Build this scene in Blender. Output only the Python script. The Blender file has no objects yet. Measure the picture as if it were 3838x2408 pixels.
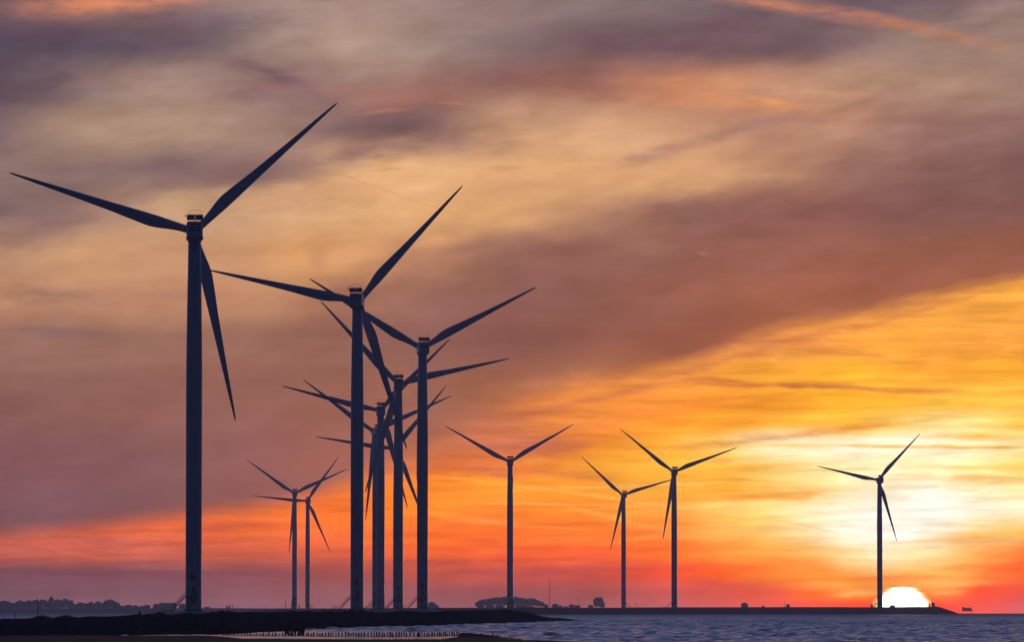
import bpy, bmesh, math, random
import numpy as np
from mathutils import Vector, Matrix

# ------------------------------------------------------------------ camera
SC = bpy.context.scene
F = 21322.0            # focal length in photo pixels (200 mm on a 36 mm wide sensor)
CX, CY = 1919.0, 1204.0
EYE = 3.0              # camera height above the sea
EYE_ROW = 2283.0       # photo row of eye level
PITCH = math.atan((EYE_ROW - CY) / F)
RE = 7.43e6            # earth radius with refraction
cam_d = bpy.data.cameras.new("camera")
cam = bpy.data.objects.new("camera", cam_d)
SC.collection.objects.link(cam)
SC.camera = cam
cam_d.sensor_width = 36.0
cam_d.lens = 36.0 * F / 3838.0
cam_d.clip_start = 1.0
cam_d.clip_end = 60000.0
cam.location = (0, 0, EYE)
cam.rotation_euler = (math.pi / 2 + PITCH, 0, 0)

CP, SP = math.cos(PITCH), math.sin(PITCH)

def P(x, y, d):
    """world point seen at photo pixel (x, y), d metres out"""
    rx, up = x - CX, CY - y
    dy = CP * F - SP * up
    dz = SP * F + CP * up
    t = d / dy
    return Vector((rx * t, d, EYE + dz * t))

def sea_z(d):
    return -d * d / (2 * RE)

# ------------------------------------------------------------------ colour management, render
SC.view_settings.view_transform = 'Standard'
SC.view_settings.look = 'None'
SC.view_settings.exposure = 0.0
SC.view_settings.gamma = 1.0
cy = SC.cycles
cy.max_bounces = 3
cy.diffuse_bounces = 1
cy.glossy_bounces = 2
cy.transmission_bounces = 2
cy.volume_bounces = 0
cy.transparent_max_bounces = 8
cy.use_denoising = True
cy.caustics_reflective = False
cy.caustics_refractive = False

# ------------------------------------------------------------------ sky (world)
HAZE = 0.85e-4          # density of the haze box built further down
HAZE_TOP, HAZE_END = 160.0, 7700.0
REAR_SKY = (0.0003, 0.0065, 0.030, 1)
FRONT_SKY = (0.145, 0.18, 0.38, 1)
AIR_LIGHT = (0.050, 0.045, 0.115)   # what the haze box adds, per unit of opacity
ZENITH_SKY = (0.006, 0.018, 0.06, 1)
W = bpy.data.worlds.new("World")
SC.world = W
W.use_nodes = True
NT = W.node_tree
NT.nodes.clear()
LK = NT.links

def lin(c):
    c = c / 255.0
    return c / 12.92 if c <= 0.04045 else ((c + 0.055) / 1.055) ** 2.4

def L3(c):
    return (lin(c[0]), lin(c[1]), lin(c[2]), 1.0)

def nd(kind, **kw):
    n = NT.nodes.new(kind)
    for k, v in kw.items():
        setattr(n, k, v)
    return n

def setin(sock, v):
    if isinstance(v, bpy.types.NodeSocket):
        LK.new(v, sock)
    else:
        sock.default_value = v

def M(op, a, b=None, c=None, clamp=False):
    n = nd('ShaderNodeMath', operation=op)
    setin(n.inputs[0], a)
    if b is not None:
        setin(n.inputs[1], b)
    if c is not None:
        setin(n.inputs[2], c)
    return M('MINIMUM', M('MAXIMUM', n.outputs[0], 0.0), 1.0) if clamp else n.outputs[0]

def sstep(v, a, b, lo=0.0, hi=1.0):
    n = nd('ShaderNodeMapRange', interpolation_type='SMOOTHSTEP')
    n.clamp = False
    setin(n.inputs[0], v)
    n.inputs[1].default_value = a
    n.inputs[2].default_value = b
    n.inputs[3].default_value = lo
    n.inputs[4].default_value = hi
    return n.outputs[0]

def xyz(x, y, z=0.0):
    n = nd('ShaderNodeCombineXYZ')
    setin(n.inputs[0], x); setin(n.inputs[1], y); setin(n.inputs[2], z)
    return n.outputs[0]

def mix(fac, a, b, blend='MIX'):
    n = nd('ShaderNodeMix', data_type='RGBA', blend_type=blend)
    setin(n.inputs[0], fac)
    setin(n.inputs[6], a); setin(n.inputs[7], b)
    return n.outputs[2]

def noise(vec, scale, detail=4.0, rough=0.5, dist=0.0):
    n = nd('ShaderNodeTexNoise', noise_dimensions='3D')
    setin(n.inputs['Vector'], vec)
    n.inputs['Scale'].default_value = scale
    n.inputs['Detail'].default_value = detail
    n.inputs['Roughness'].default_value = rough
    n.inputs['Distortion'].default_value = dist
    return n.outputs[0]

def ramp(fac, pts, gamma_rgb=True):
    n = nd('ShaderNodeValToRGB')
    cr = n.color_ramp
    cr.interpolation = 'B_SPLINE' if False else 'EASE'
    cr.interpolation = 'LINEAR'
    pts = sorted(pts)
    cr.elements[0].position = pts[0][0] / 24.1
    cr.elements[0].color = L3(pts[0][1])
    cr.elements[1].position = min(1.0, pts[-1][0] / 24.1)
    cr.elements[1].color = L3(pts[-1][1])
    for u, c in pts[1:-1]:
        e = cr.elements.new(u / 24.1)
        e.color = L3(c)
    setin(n.inputs[0], fac)
    return n.outputs[0]

tc = nd('ShaderNodeTexCoord')
sep = nd('ShaderNodeSeparateXYZ')
LK.new(tc.outputs['Generated'], sep.inputs[0])
dx, dy, dz = sep.outputs
# fixed sky chart: the patch of sky above the bay, U to the right, V downward, 24.1 units = 10.3 degrees
den = M('MAXIMUM', M('ADD', M('MULTIPLY', dy, CP), M('MULTIPLY', dz, SP)), 0.02)
qx = M('DIVIDE', dx, den)
qz = M('DIVIDE', M('SUBTRACT', M('MULTIPLY', dz, CP), M('MULTIPLY', dy, SP)), den)
KU = F / 159.25
U0 = M('MULTIPLY_ADD', qx, KU, CX / 159.25)
V0 = M('MULTIPLY_ADD', qz, -KU, CY / 159.25)

# gentle domain warp so that cloud edges run unevenly
wv = xyz(M('MULTIPLY', U0, 0.30), M('MULTIPLY_ADD', U0, 0.22, V0))
n1 = noise(wv, 0.9, 4, 0.55)
n2 = noise(xyz(M('MULTIPLY', U0, 0.35), V0, 3.7), 3.0, 3, 0.6)
U = M('ADD', U0, M('MULTIPLY', M('SUBTRACT', n1, 0.5), 2.2))
V = M('ADD', V0, M('MULTIPLY', M('SUBTRACT', n1, 0.5), 0.9))
V = M('ADD', V, M('MULTIPLY', M('SUBTRACT', n2, 0.5), 0.16))
# calmer warp for the lower glow
lowcalm = sstep(V0, 9.0, 13.0)
VL = M('ADD', V0, M('MULTIPLY', M('SUBTRACT', V, V0), 0.45))
UL = U
UF = M('DIVIDE', U, 24.1)

def sheet(rows, v, lo=-9.0, hi=99.0):
    rows = sorted(rows.items())
    keep = [k for k in range(len(rows)) if rows[min(k + 1, len(rows) - 1)][0] >= lo and rows[max(k - 1, 0)][0] <= hi]
    rows = [rows[k] for k in keep]
    out = ramp(UF, rows[0][1])
    for (va, _), (vb, pts) in zip(rows[:-1], rows[1:]):
        out = mix(sstep(v, va, vb), out, ramp(UF, pts))
    return out

UP = {
 0.0: [(0,(112,90,98)),(2,(140,105,98)),(4,(130,103,104)),(5.5,(150,125,118)),(7,(168,142,130)),(9,(166,140,130)),(11,(150,125,120)),(13,(140,120,116)),(16,(122,106,106)),(18,(110,95,100)),(20,(106,90,100)),(22,(120,100,105)),(24,(142,118,112))],
 1.0: [(0,(88,74,92)),(2,(89,76,92)),(4,(98,83,96)),(5.2,(120,105,108)),(6.3,(155,132,125)),(8,(178,153,140)),(10,(152,130,122)),(12,(132,112,113)),(14,(114,93,99)),(16,(110,86,94)),(18,(116,92,97)),(20,(130,108,108)),(22,(152,127,117)),(24,(152,126,115))],
 2.0: [(0,(92,76,92)),(1,(108,90,98)),(2,(140,118,116)),(3,(158,133,124)),(4.5,(163,136,127)),(5.5,(152,126,120)),(7,(140,112,111)),(8,(150,120,113)),(9,(150,112,103)),(10,(143,106,100)),(12,(138,98,96)),(14,(150,104,95)),(15,(178,124,102)),(16,(198,138,105)),(17,(206,148,110)),(18,(190,138,113)),(20,(176,138,116)),(22,(170,138,120)),(24,(158,128,116))],
 3.0: [(0,(125,103,108)),(2,(168,140,122)),(4,(174,146,128)),(6,(160,130,118)),(8,(130,103,105)),(9.5,(118,90,97)),(10.5,(135,102,102)),(12,(190,148,120)),(14,(203,158,125)),(16,(198,150,120)),(18,(178,132,112)),(20,(184,140,118)),(21,(165,124,111)),(22,(150,112,105)),(24,(138,104,102))],
 4.0: [(0,(140,116,113)),(2,(138,112,112)),(4,(128,102,107)),(6,(138,108,108)),(7,(165,130,117)),(8,(205,160,127)),(9,(224,172,127)),(10,(228,178,132)),(12,(224,172,127)),(14,(224,172,127)),(16,(214,162,122)),(18,(186,138,113)),(20,(150,107,101)),(22,(134,96,95)),(24,(124,88,89))],
 5.0: [(0,(122,97,104)),(1.6,(140,110,108)),(3,(175,140,123)),(4,(200,160,130)),(5,(192,152,126)),(6,(205,160,126)),(8,(214,165,126)),(10,(222,170,122)),(12,(212,160,117)),(14,(182,134,109)),(16,(143,99,95)),(18,(139,92,90)),(20,(135,88,87)),(22,(131,88,87)),(24,(128,86,85))],
 6.0: [(0,(180,137,115)),(2,(203,155,122)),(4,(192,143,115)),(6,(205,152,116)),(7,(218,160,112)),(8,(212,155,111)),(10,(182,130,106)),(12,(148,102,95)),(14,(143,95,90)),(16,(143,94,87)),(20,(152,95,82)),(24,(152,94,79))],
 7.0: [(0,(188,137,111)),(2,(184,135,112)),(4,(188,135,111)),(6,(186,133,108)),(8,(168,116,99)),(10,(145,98,93)),(12,(138,92,90)),(14,(142,93,87)),(18,(158,96,80)),(22,(158,94,76)),(24,(158,95,76))],
 8.0: [(0,(150,108,101)),(2,(150,108,99)),(4,(150,106,97)),(6,(149,105,96)),(8,(146,100,92)),(10,(140,94,90)),(12,(138,89,85)),(14,(146,90,78)),(17,(150,88,74)),(24,(190,120,75))],
 9.5: [(0,(134,92,91)),(2,(140,95,92)),(4,(144,97,93)),(6,(146,97,91)),(8,(150,98,89)),(10,(152,99,87)),(12,(170,107,82)),(24,(200,125,70))],
 11.0: [(0,(128,84,90)),(2,(130,86,90)),(4,(136,91,92)),(6,(146,94,90)),(8,(160,99,86)),(10,(176,106,82)),(12,(190,115,78)),(24,(210,130,70))],
 12.3: [(0,(120,80,89)),(2,(124,82,89)),(4,(130,84,89)),(6,(150,90,86)),(24,(180,110,78))],
}
LO = {
 7.0: [(0,(150,100,90)),(16,(200,120,75)),(18,(228,145,80)),(21,(240,160,75)),(24,(250,170,66))],
 8.0: [(0,(150,100,90)),(12,(170,105,80)),(16,(196,113,75)),(18,(222,138,75)),(20,(246,160,66)),(22,(249,166,64)),(24,(245,160,66))],
 8.8: [(0,(150,100,90)),(11,(170,108,82)),(13,(215,130,70)),(16,(240,150,62)),(18,(252,172,54)),(20,(254,182,50)),(22,(248,162,54)),(24,(252,175,50))],
 9.5: [(0,(145,98,90)),(10,(178,112,84)),(12,(217,132,80)),(14,(235,145,67)),(16,(248,153,54)),(18,(250,160,48)),(20,(250,176,42)),(22,(252,192,66)),(24,(252,190,72))],
 10.0: [(0,(140,95,90)),(9,(170,107,86)),(10,(185,112,82)),(12,(200,120,80)),(14,(240,146,60)),(16,(250,162,50)),(18,(252,172,46)),(20,(254,190,64)),(21,(255,212,110)),(22.4,(255,230,150)),(24,(255,205,84))],
 10.5: [(0,(140,95,90)),(8,(165,102,86)),(10,(214,127,76)),(12,(196,112,80)),(13,(206,118,76)),(14,(248,152,52)),(16,(254,186,66)),(17,(255,215,116)),(18,(255,243,190)),(20,(255,252,225)),(22,(255,250,214)),(24,(255,236,160))],
 11.0: [(0,(138,95,90)),(7,(165,100,86)),(9,(222,124,70)),(11,(234,131,60)),(13,(238,135,58)),(14,(250,170,62)),(15,(255,190,66)),(17,(255,197,76)),(18,(255,220,124)),(20,(255,242,184)),(22,(255,242,184)),(24,(254,214,110))],
 11.5: [(0,(160,95,88)),(5,(190,102,82)),(7,(218,112,74)),(9,(246,132,50)),(11,(253,152,46)),(13,(255,172,50)),(15,(255,182,62)),(17,(255,176,56)),(18,(255,202,94)),(20,(255,236,164)),(22,(255,250,220)),(24,(255,236,164))],
 12.0: [(0,(185,98,86)),(4,(205,103,80)),(6,(226,116,74)),(8,(246,122,54)),(10,(250,136,48)),(12,(253,143,46)),(14,(254,149,50)),(16,(254,176,72)),(17,(255,202,104)),(18,(255,218,124)),(20,(255,246,204)),(22,(255,255,244)),(24,(255,246,204))],
 12.5: [(0,(190,98,88)),(2,(206,101,86)),(4,(215,102,78)),(6,(226,106,72)),(8,(241,112,60)),(10,(249,124,50)),(12,(250,117,42)),(14,(252,127,46)),(16,(254,152,62)),(18,(255,202,104)),(20,(255,246,204)),(21,(255,255,245)),(23,(255,236,164)),(24,(255,190,92))],
 13.0: [(0,(180,86,89)),(2,(186,87,86)),(4,(190,90,85)),(6,(204,92,78)),(8,(214,92,72)),(10,(240,100,56)),(12,(240,96,50)),(14,(244,96,46)),(16,(252,116,38)),(18,(254,166,68)),(20,(255,210,118)),(21.5,(255,226,142)),(23,(254,162,72)),(24,(253,120,48))],
 13.5: [(0,(122,75,95)),(2,(124,75,95)),(4,(135,78,93)),(6,(145,78,92)),(8,(165,82,86)),(10,(194,85,78)),(12,(190,80,80)),(14,(205,80,75)),(16,(244,80,52)),(17,(250,95,38)),(18,(252,130,48)),(20,(254,162,64)),(22,(254,190,92)),(23,(254,130,52)),(24,(250,90,48))],
 14.0: [(0,(118,80,104)),(4,(130,86,106)),(6,(140,88,108)),(8,(152,92,108)),(10,(150,83,96)),(12,(150,82,98)),(14,(165,85,95)),(16,(200,85,90)),(18,(235,90,72)),(19,(252,110,44)),(20,(253,130,52)),(22,(253,140,62)),(23,(250,80,60)),(24,(225,90,90))],
 14.3: [(0,(124,88,112)),(4,(137,94,116)),(8,(152,97,116)),(10,(145,88,105)),(12,(150,88,105)),(14,(165,90,105)),(16,(190,95,105)),(18,(230,90,86)),(20,(253,75,52)),(22,(250,70,56)),(23,(240,85,76)),(24,(215,100,105))],
}

def shift(rows, va, vb, umax, d):
    for v in rows:
        if va <= v <= vb:
            rows[v] = [(u, tuple(max(0, a + b) for a, b in zip(c, d))) if u <= umax else (u, c) for u, c in rows[v]]
shift(LO, 11.5, 13.0, 10, (3, 3, -12))
shift(LO, 13.4, 14.4, 17, (-3, -1, -7))
shift(LO, 9.5, 12.5, 17, (0, -6, -8))
shift(UP, 1.0, 9.6, 24, (1, 0, -4))

# the long lower edge of the brown cloud bank
fc = nd('ShaderNodeFloatCurve')
EDGE = [(0,12.58),(2.1,12.38),(4.4,12.09),(6.7,11.80),(8.1,11.40),(9.2,10.95),(10.3,10.45),(11.4,9.85),(12.6,9.32),(14.0,8.95),(15.9,8.62),(17.4,8.02),(18.5,7.73),(19.7,7.49),(21.0,7.25),(23.0,6.80),(24.1,6.58)]
cv = fc.mapping.curves[0]
cv.points[0].location = (0, EDGE[0][1] / 15.0)
cv.points[1].location = (1, EDGE[-1][1] / 15.0)
for u, v in EDGE[1:-1]:
    cv.points.new(u / 24.1, v / 15.0)
fc.mapping.update()
setin(fc.inputs['Factor'], 1.0)
setin(fc.inputs['Value'], M('DIVIDE', U0, 24.1, clamp=True))
edge = M('MULTIPLY', fc.outputs[0], 15.0)
n3 = noise(xyz(M('MULTIPLY', U0, 0.28), M('MULTIPLY_ADD', U0, 0.2, V0), 9.1), 2.0, 6, 0.62)
sd = M('SUBTRACT', V0, edge)
sd = M('ADD', sd, M('MULTIPLY', M('SUBTRACT', n3, 0.5), sstep(U0, 5.0, 13.0, 0.18, 0.55)))
soft = M('ADD', sstep(M('ABSOLUTE', M('SUBTRACT', U0, 10.5)), 0.5, 3.5, 0.75, 0.30), 0.0)
em = M('DIVIDE', M('ADD', sd, soft), M('MULTIPLY', soft, 2.0), clamp=True)
em = sstep(em, 0.0, 1.0)

# cloud features: (u, v, half length, half thickness, angle deg (up to the right), colour, strength)
FEAT = [
 (2.7,0.02,2.6,0.28,4,(222,142,100),0.95),(0.3,1.6,2.0,0.8,-8,(90,76,90),0.4),(5.2,0.60,2.2,0.36,6,(100,84,95),0.6),
 (6.6,1.85,1.6,0.20,-22,(104,82,95),0.75),(4.8,1.35,1.4,0.16,-12,(130,100,102),0.5),(5.9,2.22,1.0,0.17,6,(128,98,102),0.7),
 (2.2,1.8,0.9,0.12,-14,(140,110,108),0.6),(9.6,2.28,2.2,0.28,4,(168,112,98),0.6),(9.0,2.62,0.75,0.045,6,(214,138,96),0.45),(10.7,2.42,0.6,0.04,0,(205,134,92),0.4),
 (7.6,2.1,1.8,0.18,-5,(170,115,98),0.35),(11.3,0.4,1.8,0.4,0,(158,134,126),0.4),(9.4,3.35,1.5,0.48,4,(116,88,92),0.5),(8.4,3.6,1.0,0.3,20,(112,88,96),0.45),
 (16.5,1.0,4.3,0.6,5,(110,84,90),0.6),(19.0,0.9,1.6,0.5,12,(112,90,97),0.5),
 (18.3,0.12,2.8,0.16,-10,(206,134,100),0.75),(21.4,0.60,2.9,0.15,-13.5,(200,130,98),0.75),(23.2,0.25,1.4,0.28,18,(168,140,128),0.6),
 (17.8,2.45,2.4,0.18,-3,(226,155,100),0.65),(18.9,2.15,1.9,0.16,-2,(214,162,124),0.55),(16.3,2.15,1.8,0.4,-3,(206,138,102),0.5),(18.0,2.35,0.7,0.08,-10,(240,162,96),0.5),
 (20.0,2.55,2.2,0.16,22,(150,108,100),0.55),(17.0,3.2,2.6,0.15,17,(160,118,110),0.65),(15.2,3.65,1.6,0.15,16,(170,126,112),0.6),(19.5,2.85,1.3,0.2,14,(206,154,122),0.5),
 (15.0,2.6,3.0,0.16,0,(186,136,114),0.4),(13.2,3.25,2.6,0.25,0,(228,175,130),0.4),(12.5,4.35,2.8,0.16,5,(205,152,120),0.5),(14.2,4.55,1.4,0.3,0,(228,172,124),0.4),
 (15.6,3.95,2.2,0.3,20,(222,168,126),0.5),(6.7,3.9,2.6,0.26,6,(132,103,103),0.5),(3.1,3.9,2.4,0.14,2,(124,98,103),0.5),(7.4,4.55,2.0,0.3,3,(226,172,128),0.45),
 (4.8,4.55,1.2,0.16,2,(206,166,132),0.5),(1.0,5.35,1.6,0.35,20,(122,95,103),0.4),(1.5,4.4,1.4,0.4,10,(120,96,104),0.35),(7.9,5.95,1.6,0.3,14,(228,166,112),0.45),(10.3,5.6,1.0,0.28,8,(234,172,112),0.5),
 (1.0,6.95,1.6,0.22,-4,(140,106,103),0.6),(1.1,7.8,1.0,0.16,-5,(128,98,104),0.6),(2.4,7.85,1.1,0.10,0,(132,100,102),0.5),(4.2,6.95,1.3,0.14,4,(158,116,106),0.45),(7.5,6.05,0.35,0.25,50,(170,120,104),0.5),
 (6.3,4.95,1.4,0.2,2,(190,146,122),0.4),(3.0,6.3,2.4,0.3,6,(208,156,122),0.35),(8.7,4.35,2.0,0.025,-19,(196,140,112),0.55),(11.8,3.95,0.6,0.08,2,(206,150,116),0.5),
 (9.2,3.98,0.5,0.04,4,(192,130,104),0.5),(8.6,4.35,0.8,0.10,2,(204,152,118),0.35),
 (18.0,6.2,3.6,0.35,8,(160,98,84),0.35),(22,5.0,2.5,0.8,5,(126,85,86),0.35),(13.5,7.9,3.0,0.5,10,(134,86,84),0.35),(16.6,5.98,0.16,0.05,0,(172,112,92),0.7),
 (14.5,9.30,2.2,0.10,12,(190,108,78),0.6),(16.6,8.62,2.0,0.10,15,(196,112,76),0.6),(20.0,7.72,2.0,0.09,14,(206,124,76),0.6),(12.4,9.80,2.0,0.14,14,(184,104,80),0.6),(18.6,8.0,1.6,0.08,15,(196,112,74),0.5),(22.2,7.15,1.6,0.07,14,(210,126,74),0.5),
 (16.9,9.02,1.2,0.09,-6,(208,118,66),0.85),(19.0,9.08,1.5,0.075,0,(196,112,64),0.85),(21.3,9.2,1.7,0.09,-2,(212,126,62),0.75),(20.3,8.3,0.9,0.07,-14,(222,140,72),0.7),(18.7,8.08,1.0,0.12,-6,(214,128,72),0.55),(19.6,8.3,1.1,0.07,-4,(216,130,70),0.6),(22.4,8.2,1.6,0.22,12,(232,145,68),0.5),
 (21.2,8.55,1.3,0.05,-3,(224,138,70),0.5),(21.5,8.95,1.2,0.10,6,(254,192,60),0.6),
 (19.0,10.22,2.4,0.09,7,(216,130,62),0.7),(21.2,9.95,1.6,0.08,5,(232,152,60),0.5),(19.2,9.12,2.4,0.05,-1,(188,104,62),0.7),(17.0,8.95,1.0,0.05,-8,(190,104,64),0.6),(16.8,10.45,1.2,0.12,6,(214,132,70),0.5),(17.0,10.85,0.5,0.07,0,(210,130,66),0.5),(12.2,10.48,2.4,0.20,2,(184,104,80),0.55),(11.3,11.0,2.0,0.18,-8,(188,100,74),0.6),(13.0,10.05,2.0,0.12,5,(212,128,78),0.45),
 (11.6,11.15,1.4,0.08,-14,(176,96,76),0.5),(13.6,11.2,1.2,0.10,-6,(180,98,74),0.55),(12.7,10.85,1.0,0.1,6,(255,186,70),0.4),
 (22.6,9.9,1.4,0.10,8,(255,232,150),0.5),(22.9,10.28,1.2,0.08,0,(250,180,52),0.9),(21.0,10.52,3.6,0.05,-1,(252,184,70),0.9),(23.4,10.53,1.8,0.045,0,(250,178,54),0.85),(18.7,10.50,2.0,0.06,0,(255,222,130),0.6),
 (17.7,11.02,1.6,0.075,3,(250,176,62),0.9),(16.4,11.1,1.2,0.05,2,(253,186,66),0.7),(19.5,11.05,1.4,0.035,0,(255,214,110),0.6),(23.0,11.03,1.6,0.06,-2,(251,190,76),0.75),(22.8,11.28,2.0,0.10,-2,(252,192,74),0.7),
 (18.8,11.65,2.0,0.14,3,(250,170,58),0.9),(17.7,11.72,1.3,0.09,2,(250,150,46),0.8),(20.6,11.4,1.2,0.10,2,(255,206,96),0.5),(19.2,11.84,3.0,0.035,1,(255,238,170),0.7),
 (14.6,11.45,3.2,0.045,2,(255,214,118),0.75),(12.2,11.45,2.2,0.05,-7,(255,196,76),0.6),(14.5,11.75,2.6,0.04,-8,(255,206,104),0.6),(13.5,11.9,3.0,0.03,-1,(255,204,100),0.5),(16.6,11.95,2.5,0.05,4,(255,222,130),0.5),(17.9,12.25,1.4,0.16,-2,(254,176,66),0.55),
 (11.2,12.25,1.3,0.09,-7,(255,172,84),0.65),(14.3,12.18,1.3,0.07,-14,(255,182,92),0.65),(12.4,12.38,2.0,0.035,-4,(255,166,80),0.6),(16.2,12.5,2.8,0.04,9,(255,176,82),0.5),(18.8,12.35,1.6,0.025,-13,(246,184,96),0.6),
 (13.0,12.7,1.8,0.06,10,(250,118,60),0.5),(11.0,12.05,2.0,0.06,-3,(214,110,62),0.5),(10.8,12.4,1.2,0.05,0,(206,98,62),0.45),
 (20.8,12.4,1.6,0.9,0,(255,253,235),0.6),(22.9,12.6,1.2,0.14,4,(254,178,70),0.8),(21.8,12.75,1.6,0.05,4,(253,190,86),0.7),(22.2,12.2,1.6,0.3,-5,(255,252,230),0.5),
 (20.4,13.05,1.1,0.16,6,(255,232,160),0.5),(17.3,13.35,1.5,0.10,2,(253,88,40),0.6),(19.0,13.25,1.1,0.10,2,(253,118,44),0.5),(15.6,13.4,1.5,0.09,2,(206,74,60),0.55),(17.0,13.78,1.2,0.1,-3,(206,72,72),0.55),(15.3,12.75,1.6,0.4,0,(254,106,36),0.45),(16.3,12.55,1.2,0.2,4,(255,170,80),0.4),
 (20.6,13.62,1.6,0.09,2,(254,130,44),0.7),(22.2,13.78,1.2,0.09,2,(255,205,116),0.6),(19.6,13.8,1.0,0.12,0,(254,196,96),0.45),(23.3,13.9,1.6,0.14,3,(252,76,48),0.6),(21.6,13.6,1.0,0.08,0,(254,124,46),0.5),(23.6,13.35,1.4,0.12,3,(253,100,42),0.5),
 (20.2,13.98,0.7,0.10,2,(254,204,118),0.7),(22.3,13.95,0.6,0.08,0,(254,190,100),0.6),
 (14.5,9.75,2.4,0.5,8,(246,146,60),0.45),(17.5,10.0,1.6,0.25,8,(248,160,52),0.4),(12.8,11.55,2.6,0.4,0,(252,142,40),0.5),(15.3,12.0,2.0,0.35,0,(253,150,48),0.4),(11.0,12.5,2.5,0.35,0,(248,108,46),0.4),(20.9,12.25,1.7,1.0,0,(255,254,244),0.45),
 (4.4,12.9,4.0,0.05,3,(222,106,86),0.45),(2.4,12.75,2.0,0.10,-4,(172,84,90),0.5),(1.6,13.0,1.0,0.045,-12,(216,106,92),0.5),(6.4,12.55,1.6,0.05,3,(255,128,70),0.45),(8.2,12.6,2.4,0.12,3,(250,112,60),0.35),(5.0,12.45,1.8,0.06,4,(196,92,80),0.4),
 (3.0,13.7,4.0,0.25,1,(116,72,92),0.5),(9.5,13.3,2.4,0.12,2,(172,78,82),0.4),(13.2,13.45,2.4,0.14,3,(176,72,80),0.4),(14.0,13.1,1.6,0.06,4,(212,84,62),0.4),
]
VB = M('MULTIPLY_ADD', M('SUBTRACT', n2, 0.5), sstep(V0, 8.0, 10.0, 0.22, 0.08), V0)
UB = M('MULTIPLY_ADD', M('SUBTRACT', n2, 0.5), 0.4, U0)
wob = noise(xyz(M('MULTIPLY', U0, 0.8), M('MULTIPLY', V0, 3.0), 5.5), 1.6, 4, 0.65)
wob = sstep(wob, 0.28, 0.62, 0.35, 1.0)
# fine cirrus streaks
lowm = sstep(V0, 9.0, 11.0)
st = noise(xyz(M('MULTIPLY', U0, 0.07), M('MULTIPLY_ADD', U0, 0.015, V0), 1.3), 4.6, 5, 0.6, 0.05)
st2 = noise(xyz(M('MULTIPLY', U0, 0.42), M('MULTIPLY_ADD', U0, 0.12, V0), 7.3), 1.1, 6, 0.56, 0.15)
fil = noise(xyz(M('MULTIPLY', U0, 0.13), M('MULTIPLY_ADD', U0, -0.03, V0), 4.4), 2.6, 4, 0.5, 0.25)
fil = sstep(M('ABSOLUTE', M('SUBTRACT', fil, 0.5)), 0.0, 0.05, 1.0, 0.0)
inlow = M('MULTIPLY', em, sstep(V0, 14.2, 13.0))
g1 = M('MULTIPLY_ADD', M('SUBTRACT', st, 0.5), M('MULTIPLY_ADD', inlow, 0.85, 0.20), 1.0)
g1 = M('MULTIPLY_ADD', M('MULTIPLY', fil, inlow), 0.10, g1)
g2 = M('MULTIPLY_ADD', M('SUBTRACT', st2, 0.5), 0.72, 1.0)
wisp = noise(xyz(M('MULTIPLY', U0, 0.26), M('MULTIPLY_ADD', U0, 0.09, V0), 2.6), 2.7, 6, 0.62, 0.5)
wamp = M('MULTIPLY', sstep(V0, 8.0, 4.5), 0.34)
g2 = M('MULTIPLY_ADD', M('SUBTRACT', wisp, 0.5), wamp, g2)
gain = M('MAXIMUM', M('MULTIPLY', g1, g2), 0.3)
up_g, up_b = sstep(V0, 2.0, 5.0, 0.975, 1.0), sstep(V0, 2.0, 5.0, 0.995, 0.945)
tn = nd('ShaderNodeCombineColor')
setin(tn.inputs[0], M('MULTIPLY', M('POWER', gain, 0.8), 1.03)); setin(tn.inputs[1], M('MULTIPLY', M('MULTIPLY', gain, up_g), sstep(V0, 8.0, 11.0, 1.0, 0.96))); setin(tn.inputs[2], M('MULTIPLY', M('POWER', gain, 1.2), up_b))
tint = tn.outputs[0]

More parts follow.
